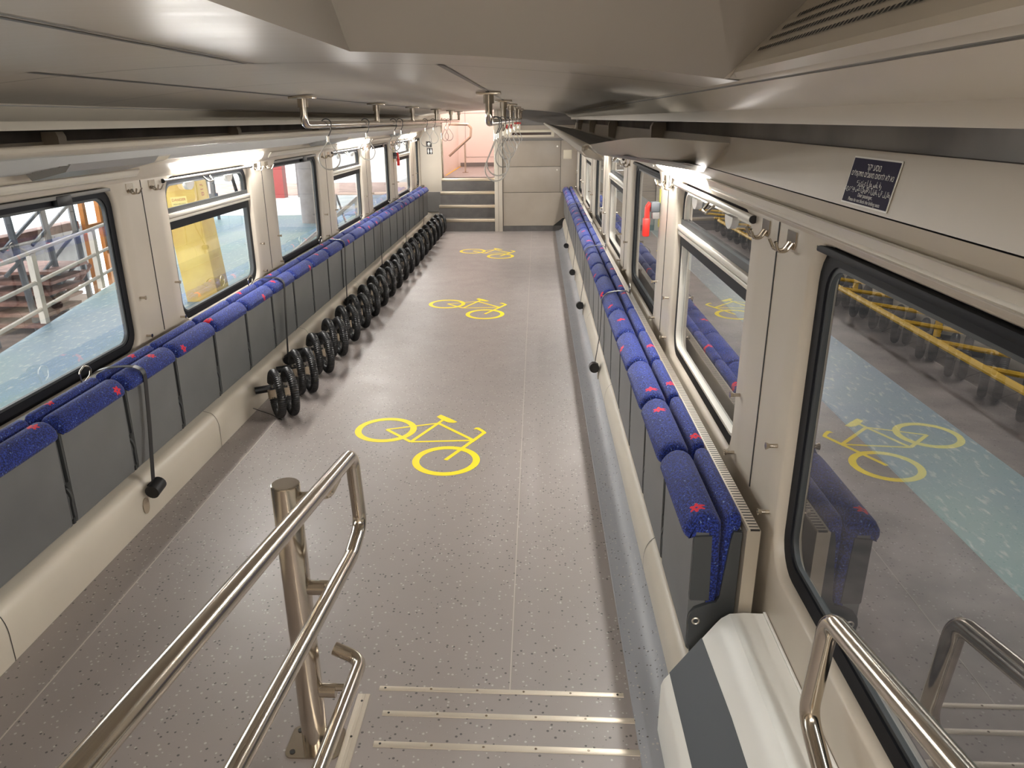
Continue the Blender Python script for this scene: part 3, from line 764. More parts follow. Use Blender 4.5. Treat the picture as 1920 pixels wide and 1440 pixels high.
# ------------------------------------------------------------------ luggage racks
def rack(s, y0, label):
    t = thing('luggage_rack', label, 'rack', (s * 1.3, 6.0, 1.6))
    def P(x, y, z): return (s * x - s * 1.3, y - 6.0, z - 1.6)
    y1 = 12.45
    yb = y0 + 1.0 if s > 0 else y0      # the right rack's near end sweeps back to the wall
    yw = y0 + 1.25 if s > 0 else y0
    mb = MB(); mb.tube([P(.818, y0 + .05, 1.729), P(.818, y1, 1.729)], .0135, 12)
    mb.build('front_rail', M['rack'], t)
    # fascia below the rail and thin tray
    mb = MB(); pr = [(.822, 1.742), (.806, 1.735), (.803, 1.724), (.815, 1.712), (.85, 1.703), (.862, 1.703), (.862, 1.711), (.85, 1.716)]
    mb.loft([[P(.82 + (x - .82) * .1, y0 + .02, 1.732 + (z - 1.732) * .1) for x, z in pr]] + [[P(.82 + (x - .82) * .6, y0 + .035, 1.732 + (z - 1.732) * .6) for x, z in pr]] + [[P(x, y, z) for x, z in pr] for y in (y0 + .07, y1)]); mb.build('fascia', M['rack'], t)
    # slats, running lengthways
    ns = 10
    for k in range(ns):
        u = k / (ns - 1); x = .895 + u * .34; z = 1.703 - u * .066
        yy = (y0 + .75 + u * .5) if s > 0 else y0
        mb = MB(); mb.box((min(P(x, 0, 0)[0], P(x + .016, 0, 0)[0]), yy - 6, z - 1.612), (max(P(x, 0, 0)[0], P(x + .016, 0, 0)[0]), y1 - 6, z - 1.6))
        mb.build('slat', M['slat'], t, smooth=0)
    ya_ = y0 + .8 if s > 0 else y0
    mb = MB(); pr = [(.87, 1.7175), (.87, 1.716), (1.25, 1.6435), (1.25, 1.645)]
    mb.loft([[P(x, y, z) for x, z in pr] for y in (ya_, y1)]); mb.build('tray', M['tray'], t, smooth=0)
    mb = MB(); pr = [(1.25, 1.655), (1.25, 1.640), (1.30, 1.622), (1.345, 1.606), (1.345, 1.628), (1.30, 1.642)]
    mb.loft([[P(x, y, z) for x, z in pr] for y in ((yw if s > 0 else y0), y1)]); mb.build('back_rail', M['rack'], t)
    yk = [3.92, 6.24, 8.48, 10.9] if s > 0 else [3.13, 5.08, 7.0, 9.0, 11.0]
    for yy in yk:
        mb = MB(); mb.loft([[P(x, y, z) for x, z in ((1.335, 1.775), (1.272, 1.775), (1.262, 1.755), (1.262, 1.66), (1.335, 1.64))] for y in (yy - .028, yy + .028)])
        mb.build('wall_bracket', M['upper'], t)
    if s > 0:
        # swept near end: thin at the tip, deep at the wall
        mb = MB(); top = []; low = []; mid = []
        def cr(Q, n):
            out = []; Q = [Vector(q_) for q_ in Q]; Q = [Q[0] * 2 - Q[1]] + Q + [Q[-1] * 2 - Q[-2]]
            segs = len(Q) - 3
            for k in range(n):
                g = k / (n - 1) * segs; i = min(int(g), segs - 1); f = g - i
                a_, b_, c_, d_ = Q[i:i + 4]
                out.append(.5 * ((2 * b_) + (c_ - a_) * f + (2 * a_ - 5 * b_ + 4 * c_ - d_) * f * f + (3 * b_ - a_ - 3 * c_ + d_) * f ** 3))
            return out
        T = cr([(.806, 1.815, 1.739), (.90, 1.99, 1.746), (1.0, 2.2, 1.7465), (1.15, 2.45, 1.733), (1.325, 2.56, 1.717)], 13)
        B = cr([(.812, 1.84, 1.722), (.90, 2.33, 1.694), (1.02, 2.5, 1.668), (1.15, 2.70, 1.638), (1.325, 2.90, 1.605)], 13)
        for k in range(13):
            top.append(P(*T[k])); low.append(P(*B[k]))
            m__ = T[k].lerp(B[k], .5); bul = .022 * math.sin(PI * min(1, k / 6)) if k < 6 else .022
            mid.append(P(m__.x - .3 * bul, m__.y - bul, m__.z - bul * .5))
        mb.loft([top, mid, low], ring_closed=False)
        tp2 = [(p[0], p[1] + .30, p[2] - .022) for p in top]; mb.loft([top, tp2], ring_closed=False)
        e = mb.build('swept_end', M['rack'], t, smooth=60)
        mb = MB()
        for (u0, u1, v0) in ((.34, .84, .45), (.30, .90, .62), (.36, .86, .78)):
            pts = []
            for u in (u0, (u0 + u1) / 2, u1):
                k = u * 12; i = int(k); fr_ = k - i; i2 = min(12, i + 1)
                A = Vector(mid[i]).lerp(Vector(mid[i2]), fr_); B = Vector(low[i]).lerp(Vector(low[i2]), fr_)
                pts.append((A.lerp(B, v0 - .06), A.lerp(B, v0 + .05)))
            nn = Vector((-.1 * s, -.7, -.7)).normalized() * .0025
            mb.loft([[p + nn for p, _ in pts], [p + nn for _, p in pts]], ring_closed=False)
        mb.build('slot', M['slat'], e, smooth=0)
    else:
        for (ya, ybx) in ((2.85, 3.55), (6.6, 7.3), (10.3, 11.0)):
            mb = MB(); mb.loft([[P(x, y, z) for x, z in ((1.06, 1.674), (1.10, 1.63), (1.24, 1.597), (1.27, 1.634))] for y in (ya, ybx)]); bx = mb.build('service_box', M['darkpanel'] if 0 else M['slat'], t, smooth=20)
            mb = MB(); mb.loft([[P(x, y, z) for x, z in ((1.07, 1.672), (1.105, 1.635), (1.235, 1.604), (1.265, 1.636))] for y in (ybx, ybx + .14)]); mb.build('box_cover', M['cream'], bx, smooth=20)
    return t
rack(-1, -1.4, 'long slatted luggage rack above the left windows')
rack(1, 1.80, 'slatted luggage rack above the right windows with a swept near end')

# ------------------------------------------------------------------ coat hooks
def hook_proto():
    t = thing('coat_hook', '', 'hook')
    MB().loft([[(x, y, z) for y, z in ((-.034, .0), (.034, .0), (.034, -.036), (.026, -.046), (-.026, -.046), (-.034, -.036))] for x in (.0005, .004)]).build('hook_plate', M['steel'], t, smooth=0)
    for e in (-.014, .014):
        MB().tube(fillet([(.004, e, -.030), (.018, e, -.052), (.040, e * 1.3, -.050), (.052, e * 1.9, -.024)], .014, 5), .0042, 8).build('prong', M['steel'], t)
    return t
h0 = hook_proto(); hf = True
for s in (-1, 1):
    bays = LB if s < 0 else RB
    for i, (a, b) in enumerate(bays[:-1] if s < 0 else bays[:-1]):
        for k, dy in enumerate((.14, .37)):
            if s < 0 and i == 0: continue
            o = h0 if hf else copy_tree(h0); hf = False
            o.location = (s * WX, b + dy, 1.518); o.rotation_euler = (0, 0, 0 if s < 0 else PI)
            o['label'] = 'twin-pronged steel coat hook, %s hook on the %s pillar of the %s wall' % (('near', 'far')[k], ORD[i + (0 if s < 0 else 1)], 'left' if s < 0 else 'right')
            o['group'] = 'coat hooks on the %s wall' % ('left' if s < 0 else 'right')

# ------------------------------------------------------------------ overhead rails with hanging hooks
def rail(xc, ys, label):
    t = thing('overhead_rail', label, 'rail', (xc, ys[0], ceil_z(xc)))
    zc = ceil_z(xc); zb = 1.783 - zc
    y0, y1 = ys[0], ys[-1]
    path = fillet([(0, 0, -.05), (0, 0, zb), (0, y1 - y0, zb), (0, y1 - y0, -.05)], .13, 8)
    MB().tube(path, .0195, 12).build('bar', M['steel'], t)
    for i, y in enumerate(ys):
        mb = MB(); mb.box((-.065, y - y0 - .042, -.018), (.065, y - y0 + .042, -.003), .002)
        mb.cyl((0, y - y0, -.018), (0, y - y0, -.062), .028, 16)
        m_ = mb.build('mount', M['steel'], t)
        if 0 < i < len(ys) - 1:
            MB().cyl((0, y - y0, -.06), (0, y - y0, zb), .019, 14).build('drop_tube', M['steel'], t)
    return t
YL = (4.17, 6.1, 7.88, 9.75, 11.4, 12.55); YR = (4.17, 6.02, 7.65, 9.45, 11.1, 12.4)
rail(-.55, YL, 'bent steel ceiling rail on the left carrying hanging cable loops')
rail(.445, YR, 'bent steel ceiling rail on the right carrying hanging cable loops')
def hanger(x, y, drop, wid, tilt, label, group):
    t = thing('hanging_loop', label, 'loop', (x, y, 1.783), 0, group)
    pts = [(-.0, .012, -.03)]
    for k in range(9):
        a = math.radians(-30 + 200 * k / 8); pts.append((.030 * math.cos(a), 0, .005 + .027 * math.sin(a)))
    pts = [(.004, 0, -.075), (.028, 0, -.03)] + pts[1:]
    MB().tube(fillet(pts, .006, 3), .0032, 8).build('hook', M['bracket'], t)
    MB().cyl((.004, 0, -.066), (.004, 0, -.098), .008, 10).build('ferrule', M['alu'], t)
    r0 = wid / 2; zc = -drop + r0; lp_ = [(.004, 0, -.090)]
    for k in range(21):
        a = math.radians(158 + 224 * k / 20)
        lp_.append((.004 + r0 * math.cos(a) * math.cos(tilt), r0 * math.cos(a) * math.sin(tilt), zc + r0 * math.sin(a)))
    MB().tube(fillet(lp_, .02, 4), .0043, 8, closed=True).build('cable', M['cable'], t)
for i, (y, d, wd, ti) in enumerate(((4.60, .258, .125, .3), (5.66, .255, .12, -.2), (6.78, .235, .115, .8), (7.1, .265, .12, .3), (8.72, .262, .125, .5), (9.4, .25, .11, .1), (10.6, .255, .12, .9), (11.05, .26, .12, -.2))):
    hanger(-.55, y, d, wd, ti, 'white cable loop hung from the left ceiling rail, %s from the near end' % ORD[i + 1], 'cable loops on the left rail')
for i, (y, d, wd, ti) in enumerate(((4.75, .345, .15, .5), (5.0, .33, .15, -.2), (5.75, .32, .14, .7), (6.5, .30, .13, .3), (7.3, .29, .13, -.3), (8.6, .28, .13, .4), (10.2, .29, .13, .6))):
    hanger(.445, y, d, wd, ti, 'white cable loop hung from the right ceiling rail, %s from the near end' % ORD[i + 1], 'cable loops on the right rail')

# ------------------------------------------------------------------ writing
def text_mesh(body, size, name, m_, parent, loc, rot, align='CENTER'):
    cu = bpy.data.curves.new(name, 'FONT'); cu.body = body; cu.size = size; cu.align_x = align; cu.align_y = 'CENTER'
    tmp = bpy.data.objects.new('tmp', cu); COL.objects.link(tmp)
    dg = bpy.context.evaluated_depsgraph_get()
    me = bpy.data.meshes.new_from_object(tmp.evaluated_get(dg)); bpy.data.objects.remove(tmp)
    me.name = name; me.materials.clear(); me.materials.append(m_)
    o = bpy.data.objects.new(name, me); COL.objects.link(o); o.parent = parent; o.location = loc; o.rotation_euler = rot
    return o
# blue notice on the right fascia
ang = math.atan2(.027, .111)   # lean of the fascia
t = thing('notice', 'dark blue notice with white lettering on the right upper wall', 'sign')
lean = (0, -ang * 0, 0)
def fas(z): return -(.0245 / .1) * 0
cw, ch = .098, .041
tl = -math.atan2(.019, .106)
R_ = Matrix.Rotation(-PI / 2, 4, 'Z') @ Matrix.Rotation(PI / 2 + tl, 4, 'X')
t.matrix_world = Matrix.Translation((WX - .0495, 1.452, 1.680)) @ R_
MB().box((-cw - .003, -ch - .003, -.0005), (cw + .003, ch + .003, .0008)).build('border', M['cover'], t, smooth=0)
MB().box((-cw, -ch, .0008), (cw, ch, .0013)).build('blue_field', M['navy'], t, smooth=0)
heb1 = 'נוסע יקר'[::-1]
heb2 = 'נא לא לחסום מושבים מתקפלים'[::-1]
for body, sz, yy in ((heb1, .017, .027), (heb2, .014, .013), ('عزيزي المسافر', .015, -.002), ('يرجى عدم سد المقاعد القابلة للطي', .012, -.014), ('Dear passenger,', .010, -.025), ('Please do not block the folding seats', .0095, -.035)):
    text_mesh(body, sz, 'lettering', M['white'], t, (0, yy, .0016), (0, 0, 0))

# arrow and toilet signs on the far left panel
def flat(name, pts, m_, parent, y):
    return MB().loft([[(x, y, z) for x, z in pts], [(x, y - .0008, z) for x, z in pts]]).build(name, m_, parent, smooth=0)
t = thing('direction_sign', 'black sign with a white upward arrow on the far left panel', 'sign', (-1.195, 13.605, 1.40))
MB().box((-.05, 0, -.05), (.05, .004, .05)).build('sign_board', M['signblack'], t, smooth=0)
flat('arrow', [(-.012, -.035), (.012, -.035), (.012, .0), (.034, .0), (0, .036), (-.034, .0), (-.012, .0)], M['white'], t, -.0005)
t = thing('toilet_sign', 'black sign with two white figures below the arrow sign', 'sign', (-1.185, 13.605, 1.285))
MB().box((-.05, 0, -.052), (.05, .004, .052)).build('sign_board', M['signblack'], t, smooth=0)
for xo, lady in ((-.024, 0), (.024, 1)):
    pts = [(xo + .009 * math.cos(2 * PI * k / 14), .032 + .009 * math.sin(2 * PI * k / 14)) for k in range(14)]
    flat('figure_head', pts, M['white'], t, -.0005)
    body = [(xo - .012, .02), (xo + .012, .02), (xo + (.02 if lady else .013), -.014), (xo + .008, -.014), (xo + .007, -.044), (xo - .007, -.044), (xo - .008, -.014), (xo - (.02 if lady else .013), -.014)]
    flat('figure_body', body, M['white'], t, -.0005)

# ------------------------------------------------------------------ emergency hammers
def hammer(s, y, label):
    t = thing('emergency_hammer', label, 'hammer', (s * WX, y, 1.235), 0 if s < 0 else PI, 'emergency hammers')
    MB().box((.0005, -.030, .08), (.050, .030, .135), .008).build('holder', M['darkpanel'], t)
    MB().box((.0005, -.026, .045), (.040, .026, .082), .004).build('holder_grip', M['dado'], t)
    MB().box((.0005, -.022, .0), (.002, .022, .2)).build('label_plate', M['olive'], t, smooth=0)
    mb = MB(); mb.tube(fillet([(.066, 0, .045), (.066, 0, .105), (.050, 0, .128)], .02), .014, 10)
    mb.box((.050, -.022, -.05), (.086, .022, .05), .008)
    mb.build('hammer_handle', M['red'], t)
    return t
hammer(1, 4.14, 'red emergency hammer in a grey holder on the right wall')
hammer(-1, 11.08, 'red emergency hammer in a dark holder on the far left wall')

# ------------------------------------------------------------------ far end: stairs, column, cabinet, panels
MB().box((-1.36, 13.61, 0), (-.985, 13.68, 1.95)).build('wall_far_left', M['wall'], kind='structure', smooth=0)
MB().box((-1.36, 13.596, .235), (-.99, 13.612, .585)).build('trim_dado', M['dado'], kind='structure', smooth=0)
t = thing('staircase', 'short grey staircase with bright metal nosings at the far end', 'stairs', (-.485, YEND, 0))
RH = .206; TD = .24
MB().box((.134, YEND + .014, 1.83), (1.36, YEND + .05, 2.9)).build('wall_far_header', M['cabdark'], kind='structure', smooth=0)
for k in range(4):
    y0 = k * TD
    st = MB().box((-.492, y0, 0), (.484, 1.0, RH * (k + 1))).build('step', M['riser'], t, smooth=0)
    MB().box((-.492, y0 - .006, RH * (k + 1) - .046), (.484, y0 + .04, RH * (k + 1) + .003), .003).build('nosing', M['nosing'], t)
MB().box((.0, YEND - .02, 0), (.132, YEND + .9, 1.953), .004).build('trim_column', M['wall'], kind='structure')
MB().box((.062, YEND - .0215, 0), (.066, YEND - .0195, 1.94)).build('trim_column_joint', M['recess'], kind='structure', smooth=0)

t = thing('storage_cabinet', 'tall taupe cabinet with three stacked door panels beside the far stairs', 'cabinet', (.75, YEND, 0))
def cb(x0, x1, z0, z1, d0, d1): return (x0 - .75, d0, z0), (x1 - .75, d1, z1)
MB().box(*cb(.134, 1.36, 0, 1.835, .012, .5)).build('body', M['recess'], t, smooth=0)
pl = [(.142, .092), (.985, .092), (1.14, .215), (1.36, .215), (1.36, .638), (.142, .638)]
d1 = MB().loft([[(x - .75, y, z) for x, z in pl] for y in (0, .02)]).build('lower_door', M['cab'], t, smooth=0)
d2 = MB().box(*cb(.142, 1.090, .644, 1.050, 0, .02), .002).build('middle_door', M['cab'], t)
d3 = MB().box(*cb(.142, 1.090, 1.056, 1.462, 0, .02), .002).build('upper_door', M['cab'], t)
for d, z in ((d2, 1.0), (d3, 1.37)):
    MB().cyl((1.035 - .75, 0, z), (1.035 - .75, -.004, z), .013, 14).build('lock', M['alu'], d)
sd = MB().box(*cb(1.096, 1.36, .644, 1.462, 0, .02), .002).build('side_panel', M['cab'], t)
MB().box(*cb(1.136, 1.272, 1.17, 1.312, -.008, 0), .003).build('access_cover', M['cream'], sd)
MB().box(*cb(.134, 1.36, .0, .088, .006, .02)).build('kickboard', M['riser'], t, smooth=0)
MB().box(*cb(.134, 1.36, 1.50, 1.70, .0, .02)).build('header_panel', M['cab'], t, smooth=0)
MB().box(*cb(.134, 1.36, 1.704, 1.835, .0, .02)).build('top_panel', M['cabdark'], t, smooth=0)
MB().box(*cb(.134, 1.36, 1.466, 1.496, .004, .02)).build('shadow_strip', M['cabdark'], t, smooth=0)
t = thing('display_unit', 'long cream panel with a dark slot display above the cabinet doors', 'display', (.56, YEND - .001, 1.575))
MB().box((-.40, -.03, -.055), (.42, -.0005, .055), .006).build('housing', M['cream'], t)
MB().box((-.27, -.032, -.024), (.37, -.029, .016)).build('display_slot', mat('dark_display', rgb(58, 40, 34), .25), t, smooth=0)
t = thing('alarm_box', 'small cream box with a red label high on the far cabinet', 'box', (.33, YEND, 1.69))
MB().box((-.16, -.03, -.055), (.10, -.0005, .055), .005).build('box_body', M['cream'], t)
MB().box((.0, -.034, .03), (.11, -.03, .058)).build('red_label', M['redlabel'], t, smooth=0)
for xo in (-.135, -.06): MB().box((xo, -.04, -.035), (xo + .03, -.03, .025), .003).build('red_switch', M['redlabel'], t)
MB().cyl((.055, -.03, -.02), (.055, -.033, -.02), .008, 10).build('key_hole', M['black'], t)

# vestibule behind the far stairs
def vbox(lo, hi, nm, m_): return MB().box(lo, hi).build(nm, m_, kind='structure', smooth=0)
vbox((-1.1, 13.62, .78), (.08, 17.1, .824), 'floor_vestibule', M['pink'] if 0 else M['floor'])
vbox((-1.1, 17.0, .8), (.08, 17.1, 3.1), 'wall_vestibule_back', M['pink'])
MB().loft([[(x, y, z) for x, y in ((-1.02, 13.62), (-1.02, 17.0), (-1.1, 17.0), (-1.1, 13.62))] for z in (.8, 3.1)]).build('wall_vestibule_left', M['pink'], kind='structure', smooth=0)
vbox((-.02, 13.66, .0), (.08, 17.0, 3.1), 'wall_vestibule_right', M['pink'])
vbox((-1.1, 13.6, 3.05), (.08, 17.1, 3.15), 'ceiling_vestibule', M['pink'])
vbox((-1.1, 13.68, 1.95), (.08, 13.73, 3.1), 'wall_vestibule_front', M['pink'])
vbox((-.98, 16.985, .824), (-.03, 17.0, .905), 'baseboard_vestibule', M['dado'])
mb = MB()
for x0, x1, z0, z1 in ((-.86, -.10, 1.02, 1.025), (-.86, -.10, 2.3, 2.305), (-.86, -.855, 1.02, 2.3), (-.105, -.10, 1.02, 2.3), (-.98, -.03, 1.93, 1.936)):
    mb.box((x0, 16.994, z0), (x1, 17.0, z1))
mb.build('trim_vestibule_joints', M['dado'], kind='structure', smooth=0)
MB().box((-.2, 13.9, 3.02), (-.8, 16.7, 3.05)).build('lamp_vestibule', M['vlamp'], smooth=0)
tag(bpy.data.objects['lamp_vestibule'], 'bright ceiling lamp above the far vestibule floor', 'lamp'); bpy.data.objects['lamp_vestibule'].name = 'ceiling_lamp'
MB().box((-1.0, 14.2, .8241), (-.97, 17, .828)).build('trim_yellow_edge', M['railyellow'], kind='structure', smooth=0)
t = thing('vestibule_railing', 'white angled railing on one post in the far bright vestibule', 'railing', (-.69, 15.0, .824))
MB().tube([(p[0] + .69, p[1] - 15.0, p[2] - .824) for p in map(tuple, fillet([(-1.0, 15.0, 1.135), (-.575, 15.0, 1.49), (-.562, 15.0, 1.645), (-.62, 15.0, 1.712), (-1.0, 15.0, 1.72)], .05, 6))], .024, 10).build('rail', M['steel'], t)
MB().cyl((0, 0, 0), (0, 0, .555), .016, 12).cyl((0, 0, 0), (0, 0, .012), .06, 16).build('post', M['steel'], t)
for x, lab in ((-.955, 'slim vertical grab pole at the left of the far stairs'), (-.035, 'slim vertical grab pole at the right of the far stairs')):
    t = thing('grab_pole', lab, 'pole', (x, 13.52, .82), 0, 'grab poles by the far stairs')
    MB().tube(fillet([(0, 0, .0), (0, 0, .93), (0, .12, 1.0)], .05), .016, 10).build('pole', M['steel'], t)
    MB().cyl((0, 0, .003), (0, 0, .012), .03, 12).build('flange', M['steel'], t)

# ------------------------------------------------------------------ outside, left: depot yard
G = -.75; K = (1.8 - G) / 2.25
def W(x, y): return (.7 + x * K, y * K)
ex0, ey0 = W(-4.75, 3.0); ex1, ey1 = W(-6.55, 11.6)
dx = (ex1 - ex0) / (ey1 - ey0)
def edge_x(y): return ex0 + (y - ey0) * dx
mb = MB(); mb.loft([[(edge_x(-6), -6, z), (-1.9, -6, z), (-1.9, 60, z), (-9.5, 60, z), (-9.5, 17.2, z), (edge_x(14.0), 14.0, z)] for z in (G, G - .3)])
mb.build('yard_floor', M['teal'], kind='structure', smooth=0)
MB().box((-30, -8, -2.3), (-1.9, 17.3, -2.1)).build('pit_floor', M['soil'], kind='structure', smooth=0)
mb = MB(); mb.loft([[(edge_x(y) + .02, y, z) for y in (-6, 14.0)] for z in (G - .02, -2.1)], ring_closed=False); mb.build('pit_side', M['soil'], kind='structure', smooth=0)
M['pale'] = mottled(mat('pale_sunlit_concrete', rgb(215, 218, 218), .8), rgb(222, 224, 224), rgb(200, 208, 210), 1.5)  # sunlight beyond the roof edge is painted in as pale colour
M['bluegrey'] = mottled(mat('blue_grey_shaded_yard', rgb(120, 136, 156), .6), rgb(126, 142, 160), rgb(104, 118, 138), 1.2)  # darker tone paints in the shade under the depot roof
MB().box((-5.4, 21.5, G), (-1.9, 80, G + .012)).build('yard_side_floor', M['bluegrey'], kind='structure', smooth=0)
MB().box((-30, 27.5, G), (-1.9, 33, G + .03)).build('yard_track_bed', mottled(mat('pinkish_track_bed', rgb(190, 158, 146), .8), rgb(196, 164, 152), rgb(160, 130, 120), 2), kind='structure', smooth=0)
MB().box((-6.5, 19.5, 7.0), (1.0, 80, 7.3)).build('ceiling_depot_far_shade', M['depotwall'], kind='structure', smooth=0)  # unseen roof strip, extended to shade the side floor
MB().box((-40, 21.5, G), (-5.4, 80, G + .01)).build('yard_far_floor', M['pale'], kind='structure', smooth=0)
MB().box((-40, -10, -1.2), (-11.9, 21.4, G + .005)).build('yard_platform', M['pale'], kind='structure', smooth=0)
MB().box((-11, -9, 7.0), (1.0, 19.5, 7.3)).build('ceiling_depot_shade', M['depotwall'], kind='structure', smooth=0)  # unseen roof, sized to shade the yard from above
# white fence on the yard edge
t = thing('guard_rail', 'white painted three-bar guard rail along the pit edge', 'fence', (edge_x(9.5), 9.5, G))
ft = [.96, .56, .20]
for z in ft:
    MB().tube([(edge_x(y) - edge_x(9.5) - .05, y - 9.5, z) for y in (4.0, 13.4)], .028, 8).build('bar', M['railwhite'], t)
for y in (5.4, 7.4, 9.5, 11.72):
    MB().box((edge_x(y) - edge_x(9.5) - .09, y - 9.5 - .045, 0), (edge_x(y) - edge_x(9.5) - .01, y - 9.5 + .045, .95)).build('post', M['railwhite'], t, smooth=0)
# yellow column with stickers
cx, cy = W(-4.44, 9.65)
t = thing('yellow_column', 'square yellow painted depot column with a warning sticker', 'column', (cx, cy, G))
t.rotation_euler = (0, -.085, 0)
MB().box((-.255, -.20, 0), (.255, .26, 4.2), .03).build('shaft', M['yelcol'], t)
st = MB().box((-.13, -.2024, 1.43), (.11, -.2005, 1.56)).build('sticker', mat('pale_sticker', rgb(246, 226, 140), .5), t, smooth=0)
text_mesh('DANGER', .052, 'red_lettering', M['redlabel'], t, (-.01, -.2045, 1.515), (PI / 2, 0, 0))
text_mesh('HIGH VOLTAGE', .026, 'small_lettering', M['signblack'], t, (-.01, -.2045, 1.455), (PI / 2, 0, 0))
text_mesh('118', .13, 'number', M['redlabel'], t, (.2565, .03, 1.62), (PI / 2, PI / 2, PI / 2))
# concrete, red and grey columns farther off
cx, cy = W(-5.33, 17.6)
tag(MB().cyl((0, 0, 0), (0, 0, 5), .24, 24).build('concrete_column', M['concrete']), 'thick round grey concrete column outside the third left window', 'column').location = (cx, cy, G)
cx, cy = W(-7.9, 23.6)
tag(MB().box((-.30, -.2, 0), (.18, .2, 5)).build('red_column', M['redsteel'], smooth=0), 'red steel column left of the concrete column outside', 'column').location = (cx - .15, cy, G)
tag(MB().box((-.2, -.2, 0), (.2, .2, 5)).build('grey_column', M['concrete'], smooth=0), 'narrow grey column between the red and concrete columns outside', 'column').location = (cx + .62, cy + .3, G)
# orange machine and dark equipment
t = thing('orange_lifter', 'orange lifting machine half hidden behind the yellow column', 'machine', (-8.75, 18.3, G))
MB().box((-.25, -.2, .25), (.35, .3, 1.0), .03).build('body', M['orange'], t)
MB().box((-.12, -.1, 1.0), (.1, .1, 2.6)).build('mast', M['orange'], t, smooth=0)
for yy in (-.25, .3): MB().cyl((-.1, yy, .17), (.1, yy, .17), .17, 18).build('wheel', M['black'], t)
t = thing('equipment_stand', 'grey steel equipment stand with a black hanging hose', 'stand', (-8.3, 20.6, G))
MB().box((-.2, -.15, .35), (.15, .15, .72)).box((-.16, -.1, .7), (-.08, .1, 2.4)).box((.06, -.1, .7), (.12, .1, 2.4)).build('frame', M['greysteel'], t, smooth=0)
for a_, b_ in ((-.16, -.1), (.11, .1)): MB().box((a_ - .03, b_ - .03, 0), (a_ + .03, b_ + .03, .36)).build('leg', M['greysteel'], t, smooth=0)
MB().tube(fillet([(.3, .3, 1.9), (.45, .4, 1.4), (.62, .5, .35)], .2), .05, 8).build('hose', M['black'], t)
# handrail on the ramp seen through the third and fourth windows
t = thing('ramp_handrail', 'white sloping pipe handrail outside the third left window', 'handrail', (-3.7, 13.0, G))
MB().tube([(0, -.6, .235), (0, 5.7, .79)], .045, 10).build('pipe', M['railwhite'], t)
for yy in (.38, 3.2, 5.4): MB().box((-.04, yy - .05, 0), (.04, yy + .05, .30 + .088 * yy)).build('post', M['railwhite'], t, smooth=0)
t = thing('trestle', 'pale A-frame trestle standing by the ramp handrail', 'trestle', (-4.25, 17.8, G))
for a_, b_ in (((0, -.55, .0), (0, .42, .88)), ((0, .75, .0), (0, .42, .88)), ((.25, -.55, 0), (.1, .42, .88)), ((.25, .75, 0), (.1, .42, .88)), ((0, -.28, .25), (0, .66, .25))):
    MB().tube([a_, b_], .025, 6).build('leg', M['concrete'], t)
# steel stair tower in the pit behind the fence
t = thing('stair_tower', 'dark steel stair tower with braces standing in the pit', 'scaffold', (-9.3, 14.8, -2.1))
def S(y, z): return (0, y - 14.8, z + 2.1)
for (y0, z0, y1, z1) in ((15.72, .9, 15.84, -2.1), (14.74, .9, 14.9, -2.1), (13.68, .9, 13.9, -2.1), (17.6, .9, 17.6, -2.1), (12.6, .9, 12.7, -2.1)):
    MB().tube([S(y0, z0), S(y1, z1)], .065, 6).build('post', M['greysteel'], t)
for (y0, z0, y1, z1) in ((15.68, .195, 14.28, -.444), (15.72, -.41, 14.2, -1.12), (15.65, -1.01, 14.2, -1.70), (13.97, -.62, 13.34, -.88), (14.74, .2, 13.4, -.42)):
    MB().tube([S(y0, z0), S(y1, z1)], .038, 6).build('brace', M['greysteel'], t)
MB().tube([S(16.0, -1.16), S(14.3, -1.98)], .075, 6).build('stringer', M['rust'], t)
for k in range(6):
    y0 = 14.4 - .12 * k; z0 = -1.0 - .19 * k
    MB().box((-1.2, y0 - 14.8 - .15, z0 + 2.1 - .03), (.3, y0 + 1.1 - 14.8, z0 + 2.1 + .03)).build('tread', M['rust'], t, smooth=0)
tag(MB().box((-.15, -3.2, -.085), (.15, 1.6, .085), .01).build('rusty_beam', M['rust']), 'rust brown steel beam crossing behind the white guard rail', 'beam').location = (-9.55, 14.5, -.28)
tag(MB().box((-.2, -6, -1.4), (.2, 6.2, 0)).build('pit_wall', M['depotwall'], smooth=0), 'grey low wall at the back of the pit', 'wall').location = (-11.6, 13.5, -.72)
tag(MB().box((-.15, -2.4, -.35), (.15, .9, .35)).build('brown_panel', M['rust'], smooth=0), 'brown panel behind the rusty beam', 'panel').location = (-10.6, 13.4, -.15)
t = thing('orange_trestle', 'orange two-legged steel stand beyond the white guard rail', 'frame', (-9.3, 16.4, -2.1))
MB().box((-.05, -.30, 0), (.05, -.19, 2.9)).build('post', M['orange'], t, smooth=0)
MB().box((-.05, .32, 0), (.05, .43, 2.9)).build('post', M['orange'], t, smooth=0)
MB().box((-.045, -.2, 1.70), (.045, .35, 1.80)).build('crossbar', M['orange'], t, smooth=0)

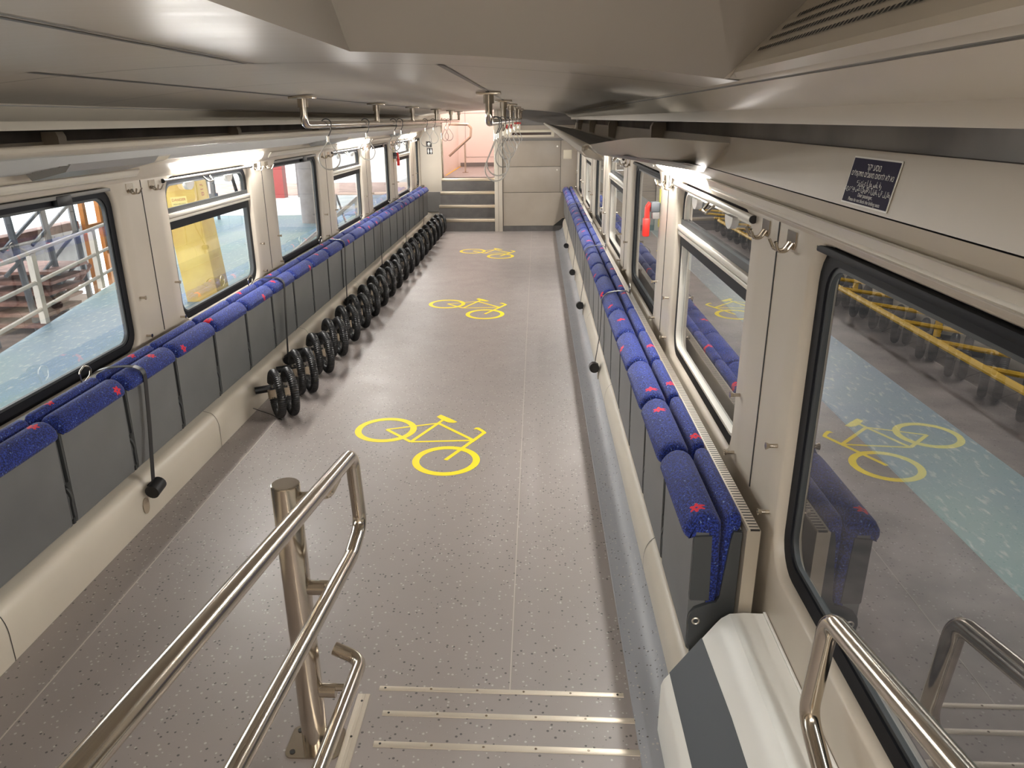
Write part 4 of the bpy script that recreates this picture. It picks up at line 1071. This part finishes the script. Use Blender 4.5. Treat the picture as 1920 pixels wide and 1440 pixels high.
# ------------------------------------------------------------------ outside, right: shed with a painted strip and yellow frames; unseen roof and walls keep it dim
MB().box((1.9, -14, G - .3), (12, 40, G - .02)).build('shed_floor', M['darkyard'], kind='structure', smooth=0)
MB().box((3.43, -14, G - .05), (4.32, 40, G)).build('shed_walkway', M['teal'], kind='structure', smooth=0)
MB().box((11, -14, G), (11.3, 40, 7)).build('wall_shed', M['depotwall'], kind='structure', smooth=0)
MB().box((1.0, -14, 6.5), (11.3, 40, 6.7)).build('ceiling_shed', M['depotwall'], kind='structure', smooth=0)
MB().box((1.0, -14, 2.9), (1.2, 40, 6.6)).build('wall_shed_light_block', M['depotwall'], kind='structure', smooth=0)  # unseen wall added above the train to block daylight
MB().box((1.46, -14.2, G), (11.3, -14, 7)).build('wall_shed_block_near', M['depotwall'], kind='structure', smooth=0)  # unseen end walls added to shut daylight out of the shed
MB().box((1.46, 40, G), (11.3, 40.2, 7)).build('wall_shed_block_far', M['depotwall'], kind='structure', smooth=0)
M['shedfill'] = emitter('shed_fill_light', (.95, .98, 1.0, 1), 14.0)  # invented light source, added to brighten the shed walkway
for i, (y, nm) in enumerate(((1.0, 'nearest'), (9.0, 'middle'), (18.0, 'farthest'))):
    MB().box((4.48, y - 2.2, 6.39), (4.72, y + 2.2, 6.499)).build('ceiling_shed_fill_light', M['shedfill'], kind='structure', smooth=0)
t = thing('yellow_barrier', 'yellow steel barrier beside the dark track outside the right windows', 'barrier', (4.75, 3.0, G - .02))
MB().tube([(0, -8, .39), (0, 14, .39)], .035, 8).build('bar', M['railyellow'], t)
for k in range(24):
    y = -3 + .83 * k
    MB().tube([(0, y, .39), (.85, y - .93, .40)], .026, 6).build('arm', M['railyellow'], t)
    if k % 3 == 0: MB().box((.82, y - .96, 0), (.88, y - .90, .39)).build('post', M['railyellow'], t, smooth=0)

# ------------------------------------------------------------------ world, camera, colour
w = bpy.data.worlds.new('depot_daylight'); SC.world = w; w.use_nodes = True
bg = w.node_tree.nodes['Background']; bg.inputs[0].default_value = (.985, .99, 1.0, 1); bg.inputs[1].default_value = 1.7

cam = bpy.data.cameras.new('camera'); co = bpy.data.objects.new('camera', cam); COL.objects.link(co)
a, p, r = 6.01583223e-02, 3.42934718e-01, -1.36410810e-02
f_ = Vector((-math.sin(a) * math.cos(p), math.cos(a) * math.cos(p), -math.sin(p)))
rt = Vector((math.cos(a), math.sin(a), 0)); up = rt.cross(f_)
R1 = rt * math.cos(r) + up * math.sin(r); U1 = -rt * math.sin(r) + up * math.cos(r)
mt = Matrix((R1, U1, -f_)).transposed().to_4x4(); mt.translation = (.70, 0, 1.80)
co.matrix_world = mt
cam.sensor_fit = 'HORIZONTAL'; cam.sensor_width = 36.0; cam.lens = 36.0 * 1390.3 / 1920
cam.shift_x = (960 - 924.84) / 1920; cam.shift_y = 0
cam.clip_start = .02; cam.clip_end = 200
SC.camera = co
SC.view_settings.view_transform = 'Standard'; SC.view_settings.look = 'None'
SC.view_settings.gamma = 1.0; SC.view_settings.exposure = 1.85; SC.view_settings.use_curve_mapping = False
SC.cycles.use_denoising = True
SC.cycles.max_bounces = 10; SC.cycles.diffuse_bounces = 5; SC.cycles.glossy_bounces = 5; SC.cycles.transparent_max_bounces = 12
SC.cycles.sample_clamp_indirect = 6.0
